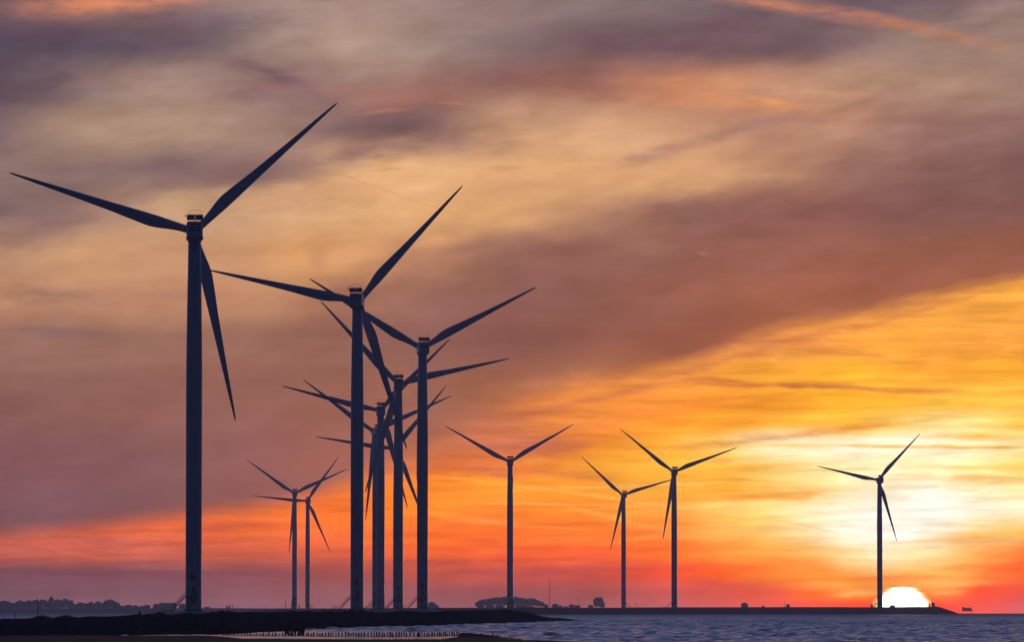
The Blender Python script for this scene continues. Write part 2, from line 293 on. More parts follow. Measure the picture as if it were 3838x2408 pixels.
def tile(ua, ub, va, vb):
    """sky colour for one tile of the chart: only the clouds that reach into it (own node group)"""
    global NT, LK, UF
    keep = (NT, LK, UF)
    ng = bpy.data.node_groups.new("sky_tile", 'ShaderNodeTree')
    names = ["V", "VL", "UF", "UB", "VB", "em", "wob", "sunm", "comp", "rimm"]
    for n_ in names:
        ng.interface.new_socket(n_, in_out='INPUT', socket_type='NodeSocketFloat')
    ng.interface.new_socket("tint", in_out='INPUT', socket_type='NodeSocketColor')
    ng.interface.new_socket("veil", in_out='INPUT', socket_type='NodeSocketColor')
    ng.interface.new_socket("shader", in_out='OUTPUT', socket_type='NodeSocketShader')
    NT, LK = ng, ng.links
    gi = nd('NodeGroupInput')
    go = nd('NodeGroupOutput')
    V, VL, UF, UB, VB, em, wob, sunm, comp, rimm, tint, veil = [gi.outputs[k] for k in range(12)]
    need_lo = vb > 6.2
    need_up = va < 13.2
    if need_up and need_lo:
        col = mix(em, sheet(UP, V, va - 0.6, vb + 0.6), sheet(LO, VL, va - 0.4, vb + 0.4))
    elif need_up:
        col = sheet(UP, V, va - 0.6, vb + 0.6)
    else:
        col = sheet(LO, VL, va - 0.4, vb + 0.4)
    for (fu, fv, a, b, ang, c, s) in FEAT:
        ca, sa = math.cos(math.radians(ang)), math.sin(math.radians(ang))
        a, b = a * 1.35, b * 1.6
        hu = math.hypot(a * ca, b * sa) + 0.25
        hv = math.hypot(a * sa, b * ca) + 0.15
        if fu + hu < ua or fu - hu > ub or fv + hv < va or fv - hv > vb:
            continue
        A = M('MULTIPLY_ADD', VB, -sa / a, M('MULTIPLY_ADD', UB, ca / a, (fv * sa - fu * ca) / a))
        B = M('MULTIPLY_ADD', VB, ca / b, M('MULTIPLY_ADD', UB, sa / b, (-fu * sa - fv * ca) / b))
        r = M('SQRT', M('MULTIPLY_ADD', A, A, M('MULTIPLY', B, B)))
        f = sstep(r, 0.0, 1.0, s, 0.0)
        col = mix(M('MULTIPLY', f, wob), col, L3(c))
    col = mix(1.0, col, tint, 'MULTIPLY')
    col = mix(1.0, col, veil, 'SUBTRACT')
    if vb > 13.5 and ub > 20:
        col = mix(rimm, col, (1.5, 0.85, 0.28, 1.0))
        col = mix(sunm, col, (2.6, 2.5, 2.3, 1.0))
    b_ = nd('ShaderNodeBackground')
    LK.new(col, b_.inputs[0])
    LK.new(comp, b_.inputs[1])
    LK.new(b_.outputs[0], go.inputs[0])
    NT, LK, UF = keep
    g = nd('ShaderNodeGroup')
    g.node_tree = ng
    for k, sck in enumerate(TILE_IN):
        LK.new(sck, g.inputs[k])
    return g.outputs[0]

def mshade(fac, a, b):
    n = nd('ShaderNodeMixShader')
    setin(n.inputs[0], fac)
    LK.new(a, n.inputs[1]); LK.new(b, n.inputs[2])
    return n.outputs[0]

# the sun, flattened and notched by the layered air at the horizon
SUN_U, SUN_V = 21.24, 14.30
du = M('SUBTRACT', U0, SUN_U)
dv = M('SUBTRACT', SUN_V, V0)
hw = nd('ShaderNodeFloatCurve')
PROF = [(0,.585),(.12,.585),(.15,.555),(.20,.495),(.28,.445),(.31,.435),(.35,.385),(.362,.315),(.39,.30),(.42,.28),(.44,.25),(.455,.18),(.468,0)]
c0 = hw.mapping.curves[0]
c0.points[0].location = (0, PROF[0][1]); c0.points[1].location = (1, 0)
for v, w_ in PROF[1:]:
    c0.points.new(v * 2, w_)
for p_ in c0.points:
    p_.handle_type = 'VECTOR'
hw.mapping.update()
setin(hw.inputs['Value'], M('MULTIPLY', dv, 2.0, clamp=True))
jag = noise(xyz(0.0, M('MULTIPLY', V0, 1.0), 2.2), 22.0, 2, 0.5)
wid = M('ADD', hw.outputs[0], M('MULTIPLY', M('SUBTRACT', jag, 0.5), 0.10))
sunm = sstep(M('SUBTRACT', wid, M('ABSOLUTE', du)), -0.025, 0.025)
sunm = M('MULTIPLY', sunm, M('MULTIPLY', sstep(dv, 0.475, 0.455), sstep(dv, -0.12, -0.08)))
rimm = sstep(M('SUBTRACT', wid, M('ABSOLUTE', du)), -0.16, 0.01)
rimm = M('MULTIPLY', M('MULTIPLY', rimm, sstep(dv, 0.50, 0.45)), 0.75)

# the sky is seen through the haze box, so it is that much brighter beyond it
tane = M('MAXIMUM', M('MULTIPLY', M('SUBTRACT', EYE_ROW / 159.25, V0), 159.25 / F), 1e-4)
path = M('MINIMUM', M('DIVIDE', HAZE_TOP - EYE, tane), HAZE_END)
comp = M('EXPONENT', M('MULTIPLY', path, HAZE))
opac = M('SUBTRACT', 1.0, M('DIVIDE', 1.0, comp))
vn = nd('ShaderNodeCombineColor')
for k in range(3):
    setin(vn.inputs[k], M('MULTIPLY', opac, AIR_LIGHT[k]))
TILE_IN = [V, VL, UF, UB, VB, em, wob, sunm, comp, rimm, tint, vn.outputs[0]]
UC = [-99, 6.0, 12.0, 18.0, 99]
VC = [-99, 2.0, 4.0, 6.2, 8.6, 10.4, 11.5, 12.5, 13.3, 99]
chart = None
for vi in range(len(VC) - 1):
    row = None
    for ui in range(len(UC) - 1):
        t_ = tile(UC[ui], UC[ui + 1], VC[vi], VC[vi + 1])
        row = t_ if row is None else mshade(M('GREATER_THAN', U0, UC[ui]), row, t_)
    chart = row if chart is None else mshade(M('GREATER_THAN', V0, VC[vi]), chart, row)

# rest of the dusk sky, outside the charted patch: blue-lavender above the glow, deep navy behind the viewer
nish = nd('ShaderNodeTexSky', sky_type='NISHITA')
nish.sun_disc = False
nish.sun_elevation = math.radians(0.5)
nish.sun_rotation = math.radians(3.93)
nish.air_density = 1.2
nish.dust_density = 1.5
nish.ozone_density = 3.0
fr_ = sstep(dy, 0.25, 0.85)
dusk = mix(fr_, REAR_SKY, FRONT_SKY)
dusk = mix(sstep(dz, 0.25, 0.75), dusk, ZENITH_SKY)
dusk = mix(1.0, dusk, mix(1.0, nish.outputs[0], (0.006, 0.008, 0.012, 1), 'MULTIPLY'), 'ADD')
inside = M('MULTIPLY', sstep(V0, -5.0, -0.1), sstep(M('ABSOLUTE', M('SUBTRACT', U0, 12.05)), 26.0, 13.0))
inside = M('MULTIPLY', inside, M('GREATER_THAN', dy, 0.3))
bg = nd('ShaderNodeBackground')
LK.new(dusk, bg.inputs[0])
out = nd('ShaderNodeOutputWorld')
LK.new(mshade(inside, bg.outputs[0], chart), out.inputs[0])
W.cycles.sampling_method = 'MANUAL'
W.cycles.sample_map_resolution = 1024

# ------------------------------------------------------------------ the low sun
SUN_AZ, SUN_EL = math.radians(3.93), math.radians(0.5)
sl = bpy.data.lights.new("sun", 'SUN')
sl.energy = 0.4
sl.angle = math.radians(0.53)
sl.color = (1.0, 0.42, 0.16)
so = bpy.data.objects.new("sun", sl)
SC.collection.objects.link(so)
sdir = Vector((math.sin(SUN_AZ) * math.cos(SUN_EL), math.cos(SUN_AZ) * math.cos(SUN_EL), math.sin(SUN_EL)))
so.rotation_euler = sdir.to_track_quat('Z', 'Y').to_euler()
so.location = (600, 3000, 300)
# ------------------------------------------------------------------ helpers
COL = SC.collection
RNG = random.Random(7)
NPR = np.random.RandomState(11)

def tag(o, label=None, cat=None, group=None, kind=None):
    if label: o['label'] = label
    if cat: o['category'] = cat
    if group: o['group'] = group
    if kind: o['kind'] = kind
    return o

def material(name, c1, c2=None, scale=1.0, rough=0.7, metal=0.0, bump=0.0, bscale=None, stretch=(1, 1, 1), spec=0.5):
    m = bpy.data.materials.new(name)
    m.use_nodes = True
    t = m.node_tree
    b = t.nodes['Principled BSDF']
    b.inputs['Roughness'].default_value = rough
    b.inputs['Metallic'].default_value = metal
    b.inputs['Specular IOR Level'].default_value = spec
    b.inputs['Base Color'].default_value = (*c1, 1)
    if c2 is not None or bump:
        tcn = t.nodes.new('ShaderNodeTexCoord')
        mp = t.nodes.new('ShaderNodeMapping')
        mp.inputs['Scale'].default_value = stretch
        t.links.new(tcn.outputs['Object'], mp.inputs[0])
        n = t.nodes.new('ShaderNodeTexNoise')
        n.inputs['Scale'].default_value = scale
        n.inputs['Detail'].default_value = 5
        t.links.new(mp.outputs[0], n.inputs['Vector'])
    if c2 is not None:
        r = t.nodes.new('ShaderNodeValToRGB')
        r.color_ramp.elements[0].position = 0.35
        r.color_ramp.elements[1].position = 0.72 if spec == 0.0 else 0.65
        r.color_ramp.elements[0].color = (*c1, 1)
        r.color_ramp.elements[1].color = (*c2, 1)
        t.links.new(n.outputs[0], r.inputs[0])
        t.links.new(r.outputs[0], b.inputs['Base Color'])
    if bump:
        bp = t.nodes.new('ShaderNodeBump')
        bp.inputs['Strength'].default_value = bump
        t.links.new(n.outputs[0], bp.inputs['Height'])
        t.links.new(bp.outputs[0], b.inputs['Normal'])
    return m

MT = {
 'paint': material('white_coated_steel', (0.62, 0.63, 0.62), (0.70, 0.70, 0.69), 0.35, 0.35, stretch=(1, 1, 0.15)),
 'blade': material('blade_gelcoat', (0.60, 0.61, 0.61), (0.66, 0.66, 0.65), 0.5, 0.32),
 'vent': material('black_louvre', (0.012, 0.012, 0.014), (0.02, 0.02, 0.022), 6, 0.6),
 'cooler': material('black_radiator', (0.010, 0.010, 0.012), (0.022, 0.02, 0.022), 12, 0.5),
 'steel': material('galvanised_steel', (0.16, 0.16, 0.165), (0.22, 0.22, 0.22), 3, 0.5, 0.4),
 'dark': material('dark_painted_steel', (0.03, 0.03, 0.034), (0.045, 0.045, 0.05), 3, 0.55),
 'concrete': material('concrete', (0.34, 0.34, 0.33), (0.42, 0.41, 0.40), 0.8, 0.85, bump=0.2),
 'wood': material('wet_wood', (0.012, 0.010, 0.009), (0.025, 0.02, 0.018), 5, 0.95, stretch=(3, 3, .6), spec=0.05),
 'leaf': material('distant_foliage', (0.035, 0.045, 0.028), (0.055, 0.065, 0.038), 0.3, 1.0, spec=0.1),
 'bark': material('bark', (0.05, 0.042, 0.035), (0.08, 0.07, 0.06), 2, 0.9),
 'brick': material('brick', (0.22, 0.13, 0.10), (0.28, 0.18, 0.14), 1, 0.9),
 'slate': material('slate_roof', (0.06, 0.065, 0.075), (0.09, 0.095, 0.10), 1, 0.7),
 'panel': material('cladding', (0.18, 0.19, 0.20), (0.23, 0.23, 0.24), 0.2, 0.6),
 'feather': material('dark_feather', (0.03, 0.03, 0.032), (0.05, 0.05, 0.05), 8, 0.8),
 'hull': material('ship_hull', (0.06, 0.07, 0.09), (0.09, 0.10, 0.12), 0.2, 0.6),
}

def link(name, me, m, parent=None):
    o = bpy.data.objects.new(name, me)
    if m is not None and not me.materials:
        me.materials.append(MT[m] if isinstance(m, str) else m)
    COL.objects.link(o)
    if parent is not None:
        o.parent = parent
    return o

class MB:
    """gathers simple solids into one mesh"""
    def __init__(s):
        s.v, s.f = [], []
    def add(s, vs, fs):
        k = len(s.v)
        s.v += [tuple(v) for v in vs]
        s.f += [tuple(i + k for i in f) for f in fs]
        return s
    def box(s, x0, x1, y0, y1, z0, z1):
        return s.add([(x0,y0,z0),(x1,y0,z0),(x1,y1,z0),(x0,y1,z0),(x0,y0,z1),(x1,y0,z1),(x1,y1,z1),(x0,y1,z1)],
                     [(0,3,2,1),(4,5,6,7),(0,1,5,4),(1,2,6,5),(2,3,7,6),(3,0,4,7)])
    def bar(s, a, b, r, r2=None, n=6):
        a, b = Vector(a), Vector(b)
        r2 = r if r2 is None else r2
        d = (b - a).normalized()
        q = d.cross(Vector((0, 0, 1)))
        if q.length < 1e-3: q = Vector((1, 0, 0))
        q.normalize(); w = d.cross(q)
        vs = []
        for p, rr in ((a, r), (b, r2)):
            for i in range(n):
                t = 2 * math.pi * i / n
                vs.append(p + q * (math.cos(t) * rr) + w * (math.sin(t) * rr))
        fs = [(i, (i + 1) % n, n + (i + 1) % n, n + i) for i in range(n)]
        fs += [tuple(range(n - 1, -1, -1)), tuple(range(n, 2 * n))]
        return s.add(vs, fs)
    def lathe(s, prof, n=32, cx=0, cy=0):
        vs = []
        for r, z in prof:
            for i in range(n):
                t = 2 * math.pi * i / n
                vs.append((cx + r * math.cos(t), cy + r * math.sin(t), z))
        fs = []
        for k in range(len(prof) - 1):
            for i in range(n):
                j = (i + 1) % n
                fs.append((k*n+i, k*n+j, (k+1)*n+j, (k+1)*n+i))
        fs += [tuple(range(n - 1, -1, -1)), tuple((len(prof)-1)*n + i for i in range(n))]
        return s.add(vs, fs)
    def rings(s, rings, cap=True):
        n = len(rings[0])
        vs = [p for r in rings for p in r]
        fs = []
        for k in range(len(rings) - 1):
            for i in range(n):
                j = (i + 1) % n
                fs.append((k*n+i, k*n+j, (k+1)*n+j, (k+1)*n+i))
        if cap:
            fs += [tuple(range(n - 1, -1, -1)), tuple((len(rings)-1)*n + i for i in range(n))]
        return s.add(vs, fs)
    def mesh(s, name, smooth=False):
        me = bpy.data.meshes.new(name)
        me.from_pydata(s.v, [], s.f)
        me.update()
        if smooth:
            me.polygons.foreach_set('use_smooth', [True] * len(me.polygons))
        return me
    def build(s, name, m, parent=None, smooth=False):
        return link(name, s.mesh(name, smooth), m, parent)

def grid_mesh(name, X, Y, Z, smooth=True):
    nr, nc = X.shape
    me = bpy.data.meshes.new(name)
    co = np.stack([X, Y, Z], -1).reshape(-1, 3).astype(np.float32)
    me.vertices.add(len(co)); me.vertices.foreach_set('co', co.ravel())
    r, c = np.meshgrid(np.arange(nr - 1), np.arange(nc - 1), indexing='ij')
    a = (r * nc + c).ravel()
    q = np.stack([a, a + 1, a + nc + 1, a + nc], -1).astype(np.int32)
    nf = len(q)
    me.loops.add(nf * 4); me.loops.foreach_set('vertex_index', q.ravel())
    me.polygons.add(nf)
    me.polygons.foreach_set('loop_start', np.arange(nf, dtype=np.int32) * 4)
    me.polygons.foreach_set('loop_total', np.full(nf, 4, dtype=np.int32))
    me.update(calc_edges=True)
    if smooth:
        me.polygons.foreach_set('use_smooth', np.ones(nf, dtype=bool))
    return me

def vnoise(x, y, seed=0):
    """value noise on arrays"""
    xi, yi = np.floor(x).astype(np.int64), np.floor(y).astype(np.int64)
    xf, yf = x - xi, y - yi
    u, v = xf * xf * (3 - 2 * xf), yf * yf * (3 - 2 * yf)
    def h(a, b):
        k = (a * 374761393 + b * 668265263 + seed * 144665) & 0xFFFFFFFF
        k = ((k ^ (k >> 13)) * 1274126177) & 0xFFFFFFFF
        return ((k ^ (k >> 16)) & 0xFFFF) / 65535.0
    return (h(xi, yi) * (1-u) + h(xi+1, yi) * u) * (1-v) + (h(xi, yi+1) * (1-u) + h(xi+1, yi+1) * u) * v

def fbm(x, y, oct=4, seed=0):
    s, a, t = 0, 1.0, 0
    for k in range(oct):
        s = s + a * vnoise(x * 2**k, y * 2**k, seed + k); t += a; a *= 0.55
    return s / t

def curve(pts, x):
    return np.interp(x, [p[0] for p in pts], [p[1] for p in pts])

# photo row of the water line -> distance, curved sea
def d_of_row(y):
    d = EYE * F / np.maximum(y - EYE_ROW, 1.0)
    for _ in range(30):
        d = (EYE + d * d / (2 * RE)) * F / np.maximum(y - EYE_ROW, 1.0)
    return d

# ------------------------------------------------------------------ haze: one closed box of thin air round everything
hz = MB().box(-5000, 5000, -400, HAZE_END, -22, HAZE_TOP).build('haze', None)
tag(hz, kind='stuff')
hm = bpy.data.materials.new('haze_air')
hm.use_nodes = True
ht = hm.node_tree
ht.nodes.clear()
ho = ht.nodes.new('ShaderNodeOutputMaterial')
hv = ht.nodes.new('ShaderNodeVolumePrincipled')
hv.inputs['Color'].default_value = (0.34, 0.54, 1.0, 1)
hv.inputs['Density'].default_value = HAZE
hv.inputs['Anisotropy'].default_value = 0.6
ht.links.new(hv.outputs[0], ho.inputs['Volume'])
hz.data.materials.append(hm)

# ------------------------------------------------------------------ sea: curved sheet with real waves
def make_sea():
    ncol = 620
    ang = np.linspace(-0.16, 0.16, ncol)
    rows = [420.0]
    while rows[-1] < 7500:
        d = rows[-1]
        rows.append(d + (0.9 if d < 1400 else max(1.5, d * d / 9.0e5)))
    rows = np.array(rows)
    D, A = np.meshgrid(rows, ang, indexing='ij')
    X, Y = D * A, D
    Z = -Y * Y / (2 * RE) - X * X / (2 * RE)
    w = np.zeros_like(X)
    rs = np.random.RandomState(3)
    for k in range(34):
        lam = 1.6 * (1.12 ** (k % 17)) * rs.uniform(0.9, 1.1)
        th = rs.normal(1.35, 0.6)
        kx, ky = 2 * math.pi / lam * math.cos(th), 2 * math.pi / lam * math.sin(th)
        amp = 0.017 * lam ** 0.4
        w += amp * np.sin(kx * X + ky * Y + rs.uniform(0, 6.28))
    gust = 0.7 + 0.6 * fbm(X * 0.05, Y * 0.006, 4, 5)
    fade = np.clip((9000 - Y) / 8000, 0.3, 1)
    px, py = X / Y * F + CX, EYE_ROW + F * (EYE - Z) / Y
    calm = 1 / (1 + np.exp(-(py - curve([(-500,2300),(900,2366),(1400,2372),(1750,2376),(1900,2392),(1990,2403),(2300,2420),(4000,2600)], px)) / 1.2))
    calm = 1 - 0.82 * calm
    Z += w * gust * fade * calm
    return grid_mesh('sea', X, Y, Z)

ms = bpy.data.materials.new('sea_water')
ms.use_nodes = True
t = ms.node_tree
b = t.nodes['Principled BSDF']
b.inputs['Base Color'].default_value = (0.045, 0.055, 0.075, 1)
g_ = t.nodes.new('ShaderNodeNewGeometry'); s_x = t.nodes.new('ShaderNodeSeparateXYZ')
t.links.new(g_.outputs['Position'], s_x.inputs[0])
# waves too small for the sheet's mesh count as roughness, more so where its rows are wider
rr = t.nodes.new('ShaderNodeMapRange')
rr.inputs[1].default_value = 900; rr.inputs[2].default_value = 3000
rr.inputs[3].default_value = 0.10; rr.inputs[4].default_value = 0.48
t.links.new(s_x.outputs[1], rr.inputs[0]); t.links.new(rr.outputs[0], b.inputs['Roughness'])
b.inputs['IOR'].default_value = 1.33
tcn = t.nodes.new('ShaderNodeTexCoord')
mp = t.nodes.new('ShaderNodeMapping')
mp.inputs['Scale'].default_value = (1.0, 0.6, 1)
t.links.new(tcn.outputs['Object'], mp.inputs[0])
n = t.nodes.new('ShaderNodeTexNoise'); n.inputs['Scale'].default_value = 1.6; n.inputs['Detail'].default_value = 5
t.links.new(mp.outputs[0], n.inputs['Vector'])
bp = t.nodes.new('ShaderNodeBump'); bp.inputs['Strength'].default_value = 0.6; bp.inputs['Distance'].default_value = 0.35
t.links.new(n.outputs[0], bp.inputs['Height']); t.links.new(bp.outputs[0], b.inputs['Normal'])
sea = link('sea', make_sea(), ms)
tag(sea, kind='structure')
# the sea floor sheet, out of sight, so that no view looks through the world
fl = MB().box(-4500, 4500, -350, 7650, -21.5, -20).build('seabed', 'dark')
tag(fl, kind='structure')

# ------------------------------------------------------------------ near spit with the dark rubble bank
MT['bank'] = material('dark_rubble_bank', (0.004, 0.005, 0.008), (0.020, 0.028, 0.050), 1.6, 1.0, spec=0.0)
CREST = [(-500,2332),(0,2326),(150,2322),(300,2320),(378,2316),(500,2313),(540,2311),(640,2309),(725,2306),(800,2304),(900,2301.5),(1000,2300.5),(1100,2299.5),(1200,2299.5),(1300,2299),(1400,2299),(1500,2298),(1600,2296.5),(1700,2294),(1800,2293),(1870,2290),(1910,2289.5),(1951,2298),(2001,2307),(2040,2314),(2070,2318),(2127,2321),(2172,2328),(2182,2333)]
WATER = [(-500,2389),(0,2386.5),(540,2384.5),(816,2383),(932,2376.5),(976,2374),(1066,2371),(1142,2368.6),(1281,2363),(1398,2358),(1603,2353.5),(1798,2344),(1981,2338),(2097,2334.5),(2175,2333.2),(2182,2333.2)]

def make_spit():
    xs = np.arange(-500, 2183, 2.4)
    yw = curve(WATER, xs); yc = curve(CREST, xs)
    dw = d_of_row(yw)
    dc = dw + np.interp(xs, [-500, 1200, 1900, 2182], [120, 180, 90, 4])
    zc = EYE - (yc - EYE_ROW) * dc / F
    zw = sea_z(dw) - 0.05
    s = np.concatenate([np.linspace(-0.06, 1, 70), 1 + np.linspace(0.05, 1, 12)])
    S, Xp = np.meshgrid(s, xs, indexing='ij')
    Dw, Dc, Zc, Zw = [np.broadcast_to(a, S.shape) for a in (dw, dc, zc, zw)]
    Sc = np.clip(S, -0.06, 1)
    D = Dw + (Dc - Dw) * Sc
    D = np.where(S > 1, Dc + (S - 1) * np.interp(Xp, [-500, 1800, 2182], [160, 60, 2]), D)
    X = (Xp - CX) / F * D
    prof = np.where(Sc < 0, Sc * 4, Sc ** 0.75)
    Z = Zw + (Zc - Zw) * prof
    back = np.clip(S - 1, 0, 1)
    Z = Z - back * (0.5 + 0.7 * back) * (Zc - Zw) * 0.8
    rough = (fbm(X * 0.9, D * 0.22, 5, 21) - 0.5) * 0.55 + (fbm(X * 0.12, D * 0.05, 3, 4) - 0.5) * 0.35
    tip = np.interp(Xp, [-500, 2050, 2182], [1, 0.7, 0.25])
    env = np.where(S < 1, np.clip(Sc * 6 + 0.35, 0.1, 1), 0.7)
    env = env * np.interp(S, [0.85, 1.0, 1.1], [1, 0.45, 0.6])
    Z = Z + rough * tip * env
    return grid_mesh('spit', X, D, Z, smooth=False)
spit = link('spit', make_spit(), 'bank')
tag(spit, kind='structure')

def crest_point(x, f=1.0):
    dw = float(d_of_row(curve(WATER, x)))
    dc = dw + float(np.interp(x, [-500, 1200, 1900, 2182], [120, 180, 90, 4])) * f
    return dc, float(EYE - (curve(CREST, x) - EYE_ROW) * dc / F)

# rough grass along the crest
def make_grass():
    g = MB()
    for k in range(2600):
        x = RNG.uniform(-120, 2010)
        dc, z = crest_point(x)
        d = dc + RNG.uniform(-8, 10)
        p = Vector(((x - CX) / F * d, d, z - 0.15))
        big = vnoise(np.array([x * 0.02]), np.array([3.1]), 9)[0]
        h = RNG.uniform(0.18, 0.42) * (0.6 + 1.3 * big * big)
        for q in range(5):
            a = RNG.uniform(0, 6.28); r = RNG.uniform(0, 0.35)
            b0 = p + Vector((math.cos(a) * r, math.sin(a) * r, 0))
            lean = Vector((RNG.gauss(0, 0.12), RNG.gauss(0, 0.12), h * RNG.uniform(0.7, 1.15)))
            w = Vector((RNG.uniform(0.02, 0.06), 0, 0))
            g.add([b0 - w, b0 + w, b0 + lean + w * 0.4, b0 + lean - w * 0.4], [(0, 1, 2, 3)])
    return g
MT['grass'] = material('dark_dune_grass', (0.012, 0.013, 0.01), (0.035, 0.035, 0.028), 0.5, 1.0, spec=0.0)
gr = make_grass().build('crest_grass', 'grass')
tag(gr, 'rough dark grass and weeds fringing the crest of the near spit', 'grass', kind='stuff')

# ------------------------------------------------------------------ tidal mud in the foreground
MT['mud'] = material('wet_mud', (0.006, 0.005, 0.006), (0.024, 0.016, 0.020), 0.9, 0.9, bump=0.3, spec=0.04)
MUD = [(-400,2386),(780,2387),(850,2392),(903,2399.5),(1100,2400.5),(1400,2401.5),(1500,2402),(1650,2402),(1690,2396),(1730,2389),(1800,2388),(1860,2393),(1890,2400),(1940,2404),(2000,2405.5),(2100,2408),(2200,2414),(2300,2420)]
def make_mud():
    xs = np.arange(-400, 2300, 3.0)
    ys = np.concatenate([np.arange(2382, 2412, 0.45), np.arange(2412, 2470, 2.5)])
    Yp, Xp = np.meshgrid(ys, xs, indexing='ij')
    D = d_of_row(Yp)
    X = (Xp - CX) / F * D
    m = Yp - curve(MUD, Xp)
    nz = (fbm(X * 0.22, D * 0.07, 4, 31) - 0.5)
    h = m * 0.04 + nz * 0.13 + 0.02
    # a long thin pool left of the largest turbine's foot
    pool = np.exp(-((Yp - (2386.2 - (Xp - 200) * 0.005)) / 0.9) ** 2) * (1 / (1 + np.exp(-(Xp - 205) / 12))) * (1 / (1 + np.exp((Xp - 535) / 12)))
    h = h - pool * 0.5
    h = np.clip(h, -0.5, 0.16 + 0.1 * nz)
    # rill of bare ground that carries the row of stakes
    yl = curve(GROYNE_BASE, Xp)
    bank = np.exp(-((Yp - yl) / 0.7) ** 2) * (Xp > 830) * (Xp < 1955)
    h = np.maximum(h, bank * 0.16 - 0.08)
    return grid_mesh('mudflat', X, D, sea_z(D) + h, smooth=True)
GROYNE_BASE = [(800,2384.5),(980,2386),(1140,2387.8),(1400,2389.5),(1600,2388.5),(1661,2386.5),(1728,2386),(1800,2389),(1882,2395),(1949,2403),(1990,2408)]
GROYNE_TOP = [(800,2381),(840,2377.5),(980,2375.5),(1140,2376),(1400,2374.5),(1600,2373.5),(1728,2373.5),(1800,2377),(1840,2381),(1882,2387),(1949,2397),(1990,2403)]
mud = link('mudflat', make_mud(), 'mud')
tag(mud, kind='structure')

# ------------------------------------------------------------------ far dikes
MT['dike'] = material('dike_turf', (0.030, 0.034, 0.026), (0.045, 0.046, 0.036), 0.05, 1.0, spec=0.0)
def make_strip(name, pts, width_front, depth_back, step=6.0, nz_amp=0.25, toe_end=None, seed=2):
    """pts: (photo x, crest row, crest distance)"""
    x0, x1 = pts[0][0], pts[-1][0]
    xs = np.arange(x0, x1 + step, step)
    yc = np.interp(xs, [p[0] for p in pts], [p[1] for p in pts])
    dc = np.interp(xs, [p[0] for p in pts], [p[2] for p in pts])
    zc = EYE - (yc - EYE_ROW) * dc / F
    rows = []
    s = [0, 0.25, 0.5, 0.75, 0.9, 1.0]
    for k in s:
        d = dc - width_front * (1 - k)
        zs = sea_z(d) - 1.5
        z = zs + (zc - zs) * (k ** 0.8 if k else 0)
        rows.append((d, z))
    for k in (0.03, 0.3, 1.0):
        d = dc + depth_back * k
        z = zc - 0.25 * k * 2 - (sea_z(dc) - sea_z(d))
        rows.append((d, z))
    dl = rows[-1][0] + 10
    rows.append((dl, sea_z(dl) - 4))
    D = np.array([r[0] for r in rows]); Z = np.array([r[1] for r in rows])
    X = (np.broadcast_to(xs, D.shape) - CX) / F * D
    nz = (fbm(X * 0.06, D * 0.02, 4, seed) - 0.5) * nz_amp
    nz[0] = 0
    Z = Z + nz
    return grid_mesh(name, X, D, Z, smooth=False)

far_dike = link('far_dike', make_strip('far_dike', [(1500,2283.5,3300),(1640,2282.5,3300),(1750,2281.8,3300),(1910,2280.5,3350),(2001,2279,3380),(2092,2281,3420),(2298,2281,3550),(2480,2278.8,3650),(2800,2278.2,3750),(3250,2278.6,3950),(3350,2277.8,3990),(3480,2277.4,4030),(3507,2275,4040),(3525,2280,4045),(3560,2291,4050),(3592,2303,4055),(3600,2306,4055)], 26, 1100, nz_amp=0.3), 'dike')
tag(far_dike, kind='structure')
mid_land = link('turbine_ground', make_strip('turbine_ground', [(820,2303,1250),(950,2299,1400),(1050,2296,1700),(1200,2291,2000),(1330,2288.5,2200),(1500,2286,2400),(1700,2286.5,2500),(1850,2288.5,2600),(1930,2292,2600),(1960,2305,2600)], 60, 600, nz_amp=0.4, seed=8), 'dike')
tag(mid_land, kind='structure')
shore = link('far_shore', make_strip('far_shore', [(-900,2283,6100),(0,2282.5,6100),(140,2284.5,6100),(300,2283.5,6100),(700,2283,6100),(800,2281.8,6100),(1000,2283.4,6150),(1400,2282.6,6150),(1600,2280.8,6200),(2300,2280.5,6200),(2900,2280.5,6200)], 60, 900, nz_amp=0.5, seed=13), 'dike')
tag(shore, kind='structure')

bank2 = link('far_bank', make_strip('far_bank', [(900,2297,4300),(960,2289,4300),(1050,2285.4,4350),(1150,2285,4350),(1300,2284.5,4500),(1560,2284,4500),(1640,2283.5,4500),(1700,2290,4500)], 40, 420, nz_amp=0.3, seed=17), 'dike')
tag(bank2, kind='structure')
# ------------------------------------------------------------------ wind turbines
HUB_R = 1.55
def lerp_tab(tab, x):
    return float(np.interp(x, [p[0] for p in tab], [p[1] for p in tab]))

